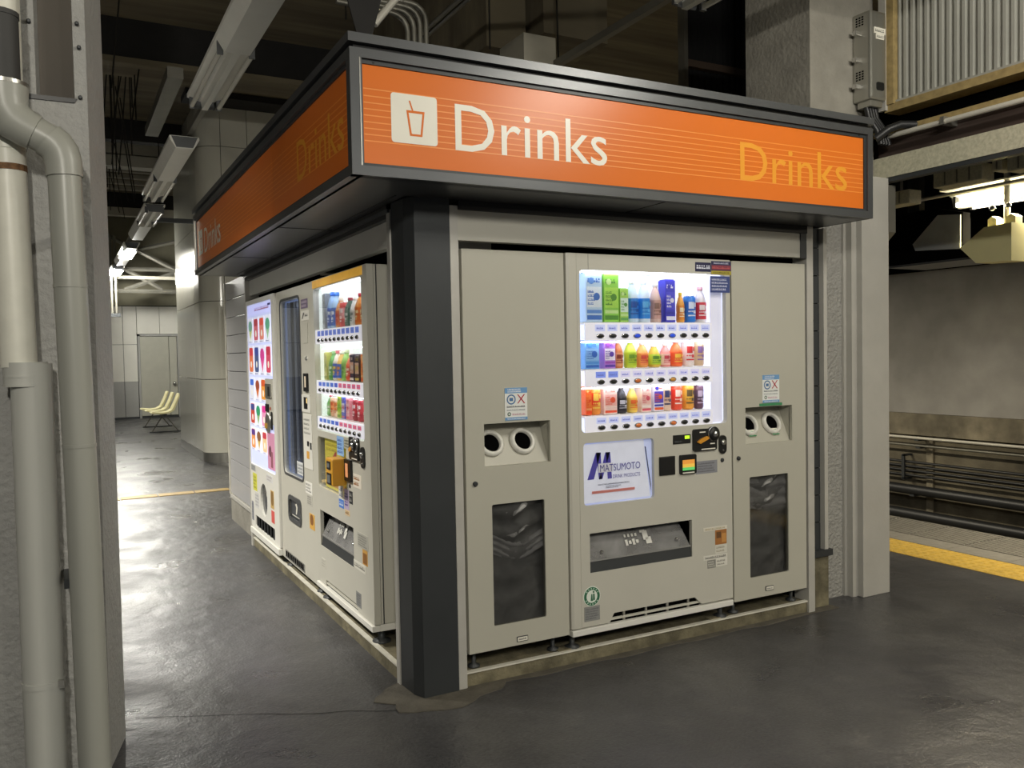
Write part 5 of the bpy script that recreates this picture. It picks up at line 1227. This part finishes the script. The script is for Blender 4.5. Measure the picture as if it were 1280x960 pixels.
# ================================================================== BIG COLUMN, SEATS AND PIPES IN THE CORRIDOR
bcm = struct('column_clad', MB(m_void).box(.6, 2.6, 9.2, 11.75, .05, 5.02), (1.5, 10, 0))
x0, x1, y0, y1, r = .49, 2.9, 9.07, 11.9, .3
def colpath():
    p = [(x0, y1), (x0, y0+r+1.2), (x0, y0+r)]
    p += [(x0+r-r*math.cos(a), y0+r-r*math.sin(a)) for a in [PI/2*k/8 for k in range(1, 9)]]
    return p
def skin(pts, z0, z1, th, m):
    n = len(pts); inner = []
    for i, (a, b) in enumerate(pts): inner.append((a+th, b+th) if 0 < i < n-1 else ((a+th, b) if i == 0 else (a, b+th)))
    poly = pts + inner[::-1]
    vs = [(a, b, z0) for a, b in poly] + [(a, b, z1) for a, b in poly]; m_ = len(poly); mb = MB(m)
    mb.add(vs, [(i, (i+1) % m_, (i+1) % m_ + m_, i+m_) for i in range(n-1)], True)
    mb.add(vs, [(i, (i+1) % m_, (i+1) % m_ + m_, i+m_) for i in range(n-1, m_)])
    for i in range(n-1): mb.add(vs, [(i, m_-1-i, m_-2-i, i+1), (i+m_, i+1+m_, m_-2-i+m_, m_-1-i+m_)])
    return mb
cp_ = colpath(); corner = cp_[1:]
zs = [.135, 1.17, 2.26, 3.33, 4.4, 5.0]
fr = [x0+r+.004, 1.155, 1.75, 2.35, 2.9]
for za, zb in zip(zs[:-1], zs[1:]):
    part('panel', skin([(x0, y0+r+.55)] + corner[1:], za+.004, zb-.004, .05, m_panelcol), bcm)
    part('panel', MB(m_panelcol).box(x0, x0+.05, y0+r+.558, y1, za+.004, zb-.004), bcm)
    for a, b in zip(fr[:-1], fr[1:]): part('panel', MB(m_panelcol).box(a+.004, b-.004, y0, y0+.05, za+.004, zb-.004), bcm)
part('base_ring', skin([(x0-.004, y1), (x0-.004, y0+r)] + [(a-.004, b-.004) for a, b in cp_[3:]] , 0, .135, .05, m_steel), bcm)
part('base_ring', MB(m_steel).box(x0+r, 2.9, y0-.004, y0+.05, 0, .135), bcm)
part('ceiling_collar', MB(m_beam).box(.3, 3.0, 8.6, 9.06, 4.93, 5.01), bcm)
part('cross_bar', MB(m_dark).box(-.06, 1.1, 9.0, 9.05, 3.30, 3.36), bcm)
sr = thing('seat_row', 'row of three cream moulded seats on thin steel legs by far door', 'bench', (.62, 15.7, 0))
def seat(yc):
    P = [(.30, .405), (.33, .425), (.5, .405), (.62, .415), (.70, .46), (.78, .62), (.84, .775), (.865, .775), (.81, .62), (.74, .445), (.64, .385), (.5, .375), (.33, .39)]
    return MB(m_chair).prism(P, yc-.22, yc+.22)
for k, yc in enumerate((15.2, 15.95, 16.7)):
    o_ = part('seat', seat(yc), sr); o_.location.x -= .03*k
part('beam', MB(m_dark).box(.53, .60, 15.0, 16.9, .34, .378), sr)
for yc in (15.15, 16.75):
    part('leg', MB(m_conduit).tube([(.54, yc, .35), (.33, yc, .02)], .012, 6), sr); part('leg', MB(m_conduit).tube([(.58, yc, .35), (.82, yc, .02)], .012, 6), sr)
    part('foot_bar', MB(m_dark).box(.28, .88, yc-.02, yc+.02, 0, .02), sr)
for k in range(5):
    x = -.47 + .085*k
    single('wall_conduit', MB(m_conduit).tube([(x, 17.2, 4.2), (x, 17.2, 2.45)], .025, 8), ('leftmost', 'second from left', 'middle', 'second from right', 'rightmost')[k] + ' of five upright conduits beside the lit corridor fixtures', 'conduit', (x, 17.2, 2.45), 'pale vertical conduits')
single('conduit_clamp', MB(m_dark).box(-.55, -.05, 17.17, 17.24, 2.42, 2.5), 'dark clamp bar across the lower ends of pale conduits', 'clamp', (-.3, 17.2, 2.42))
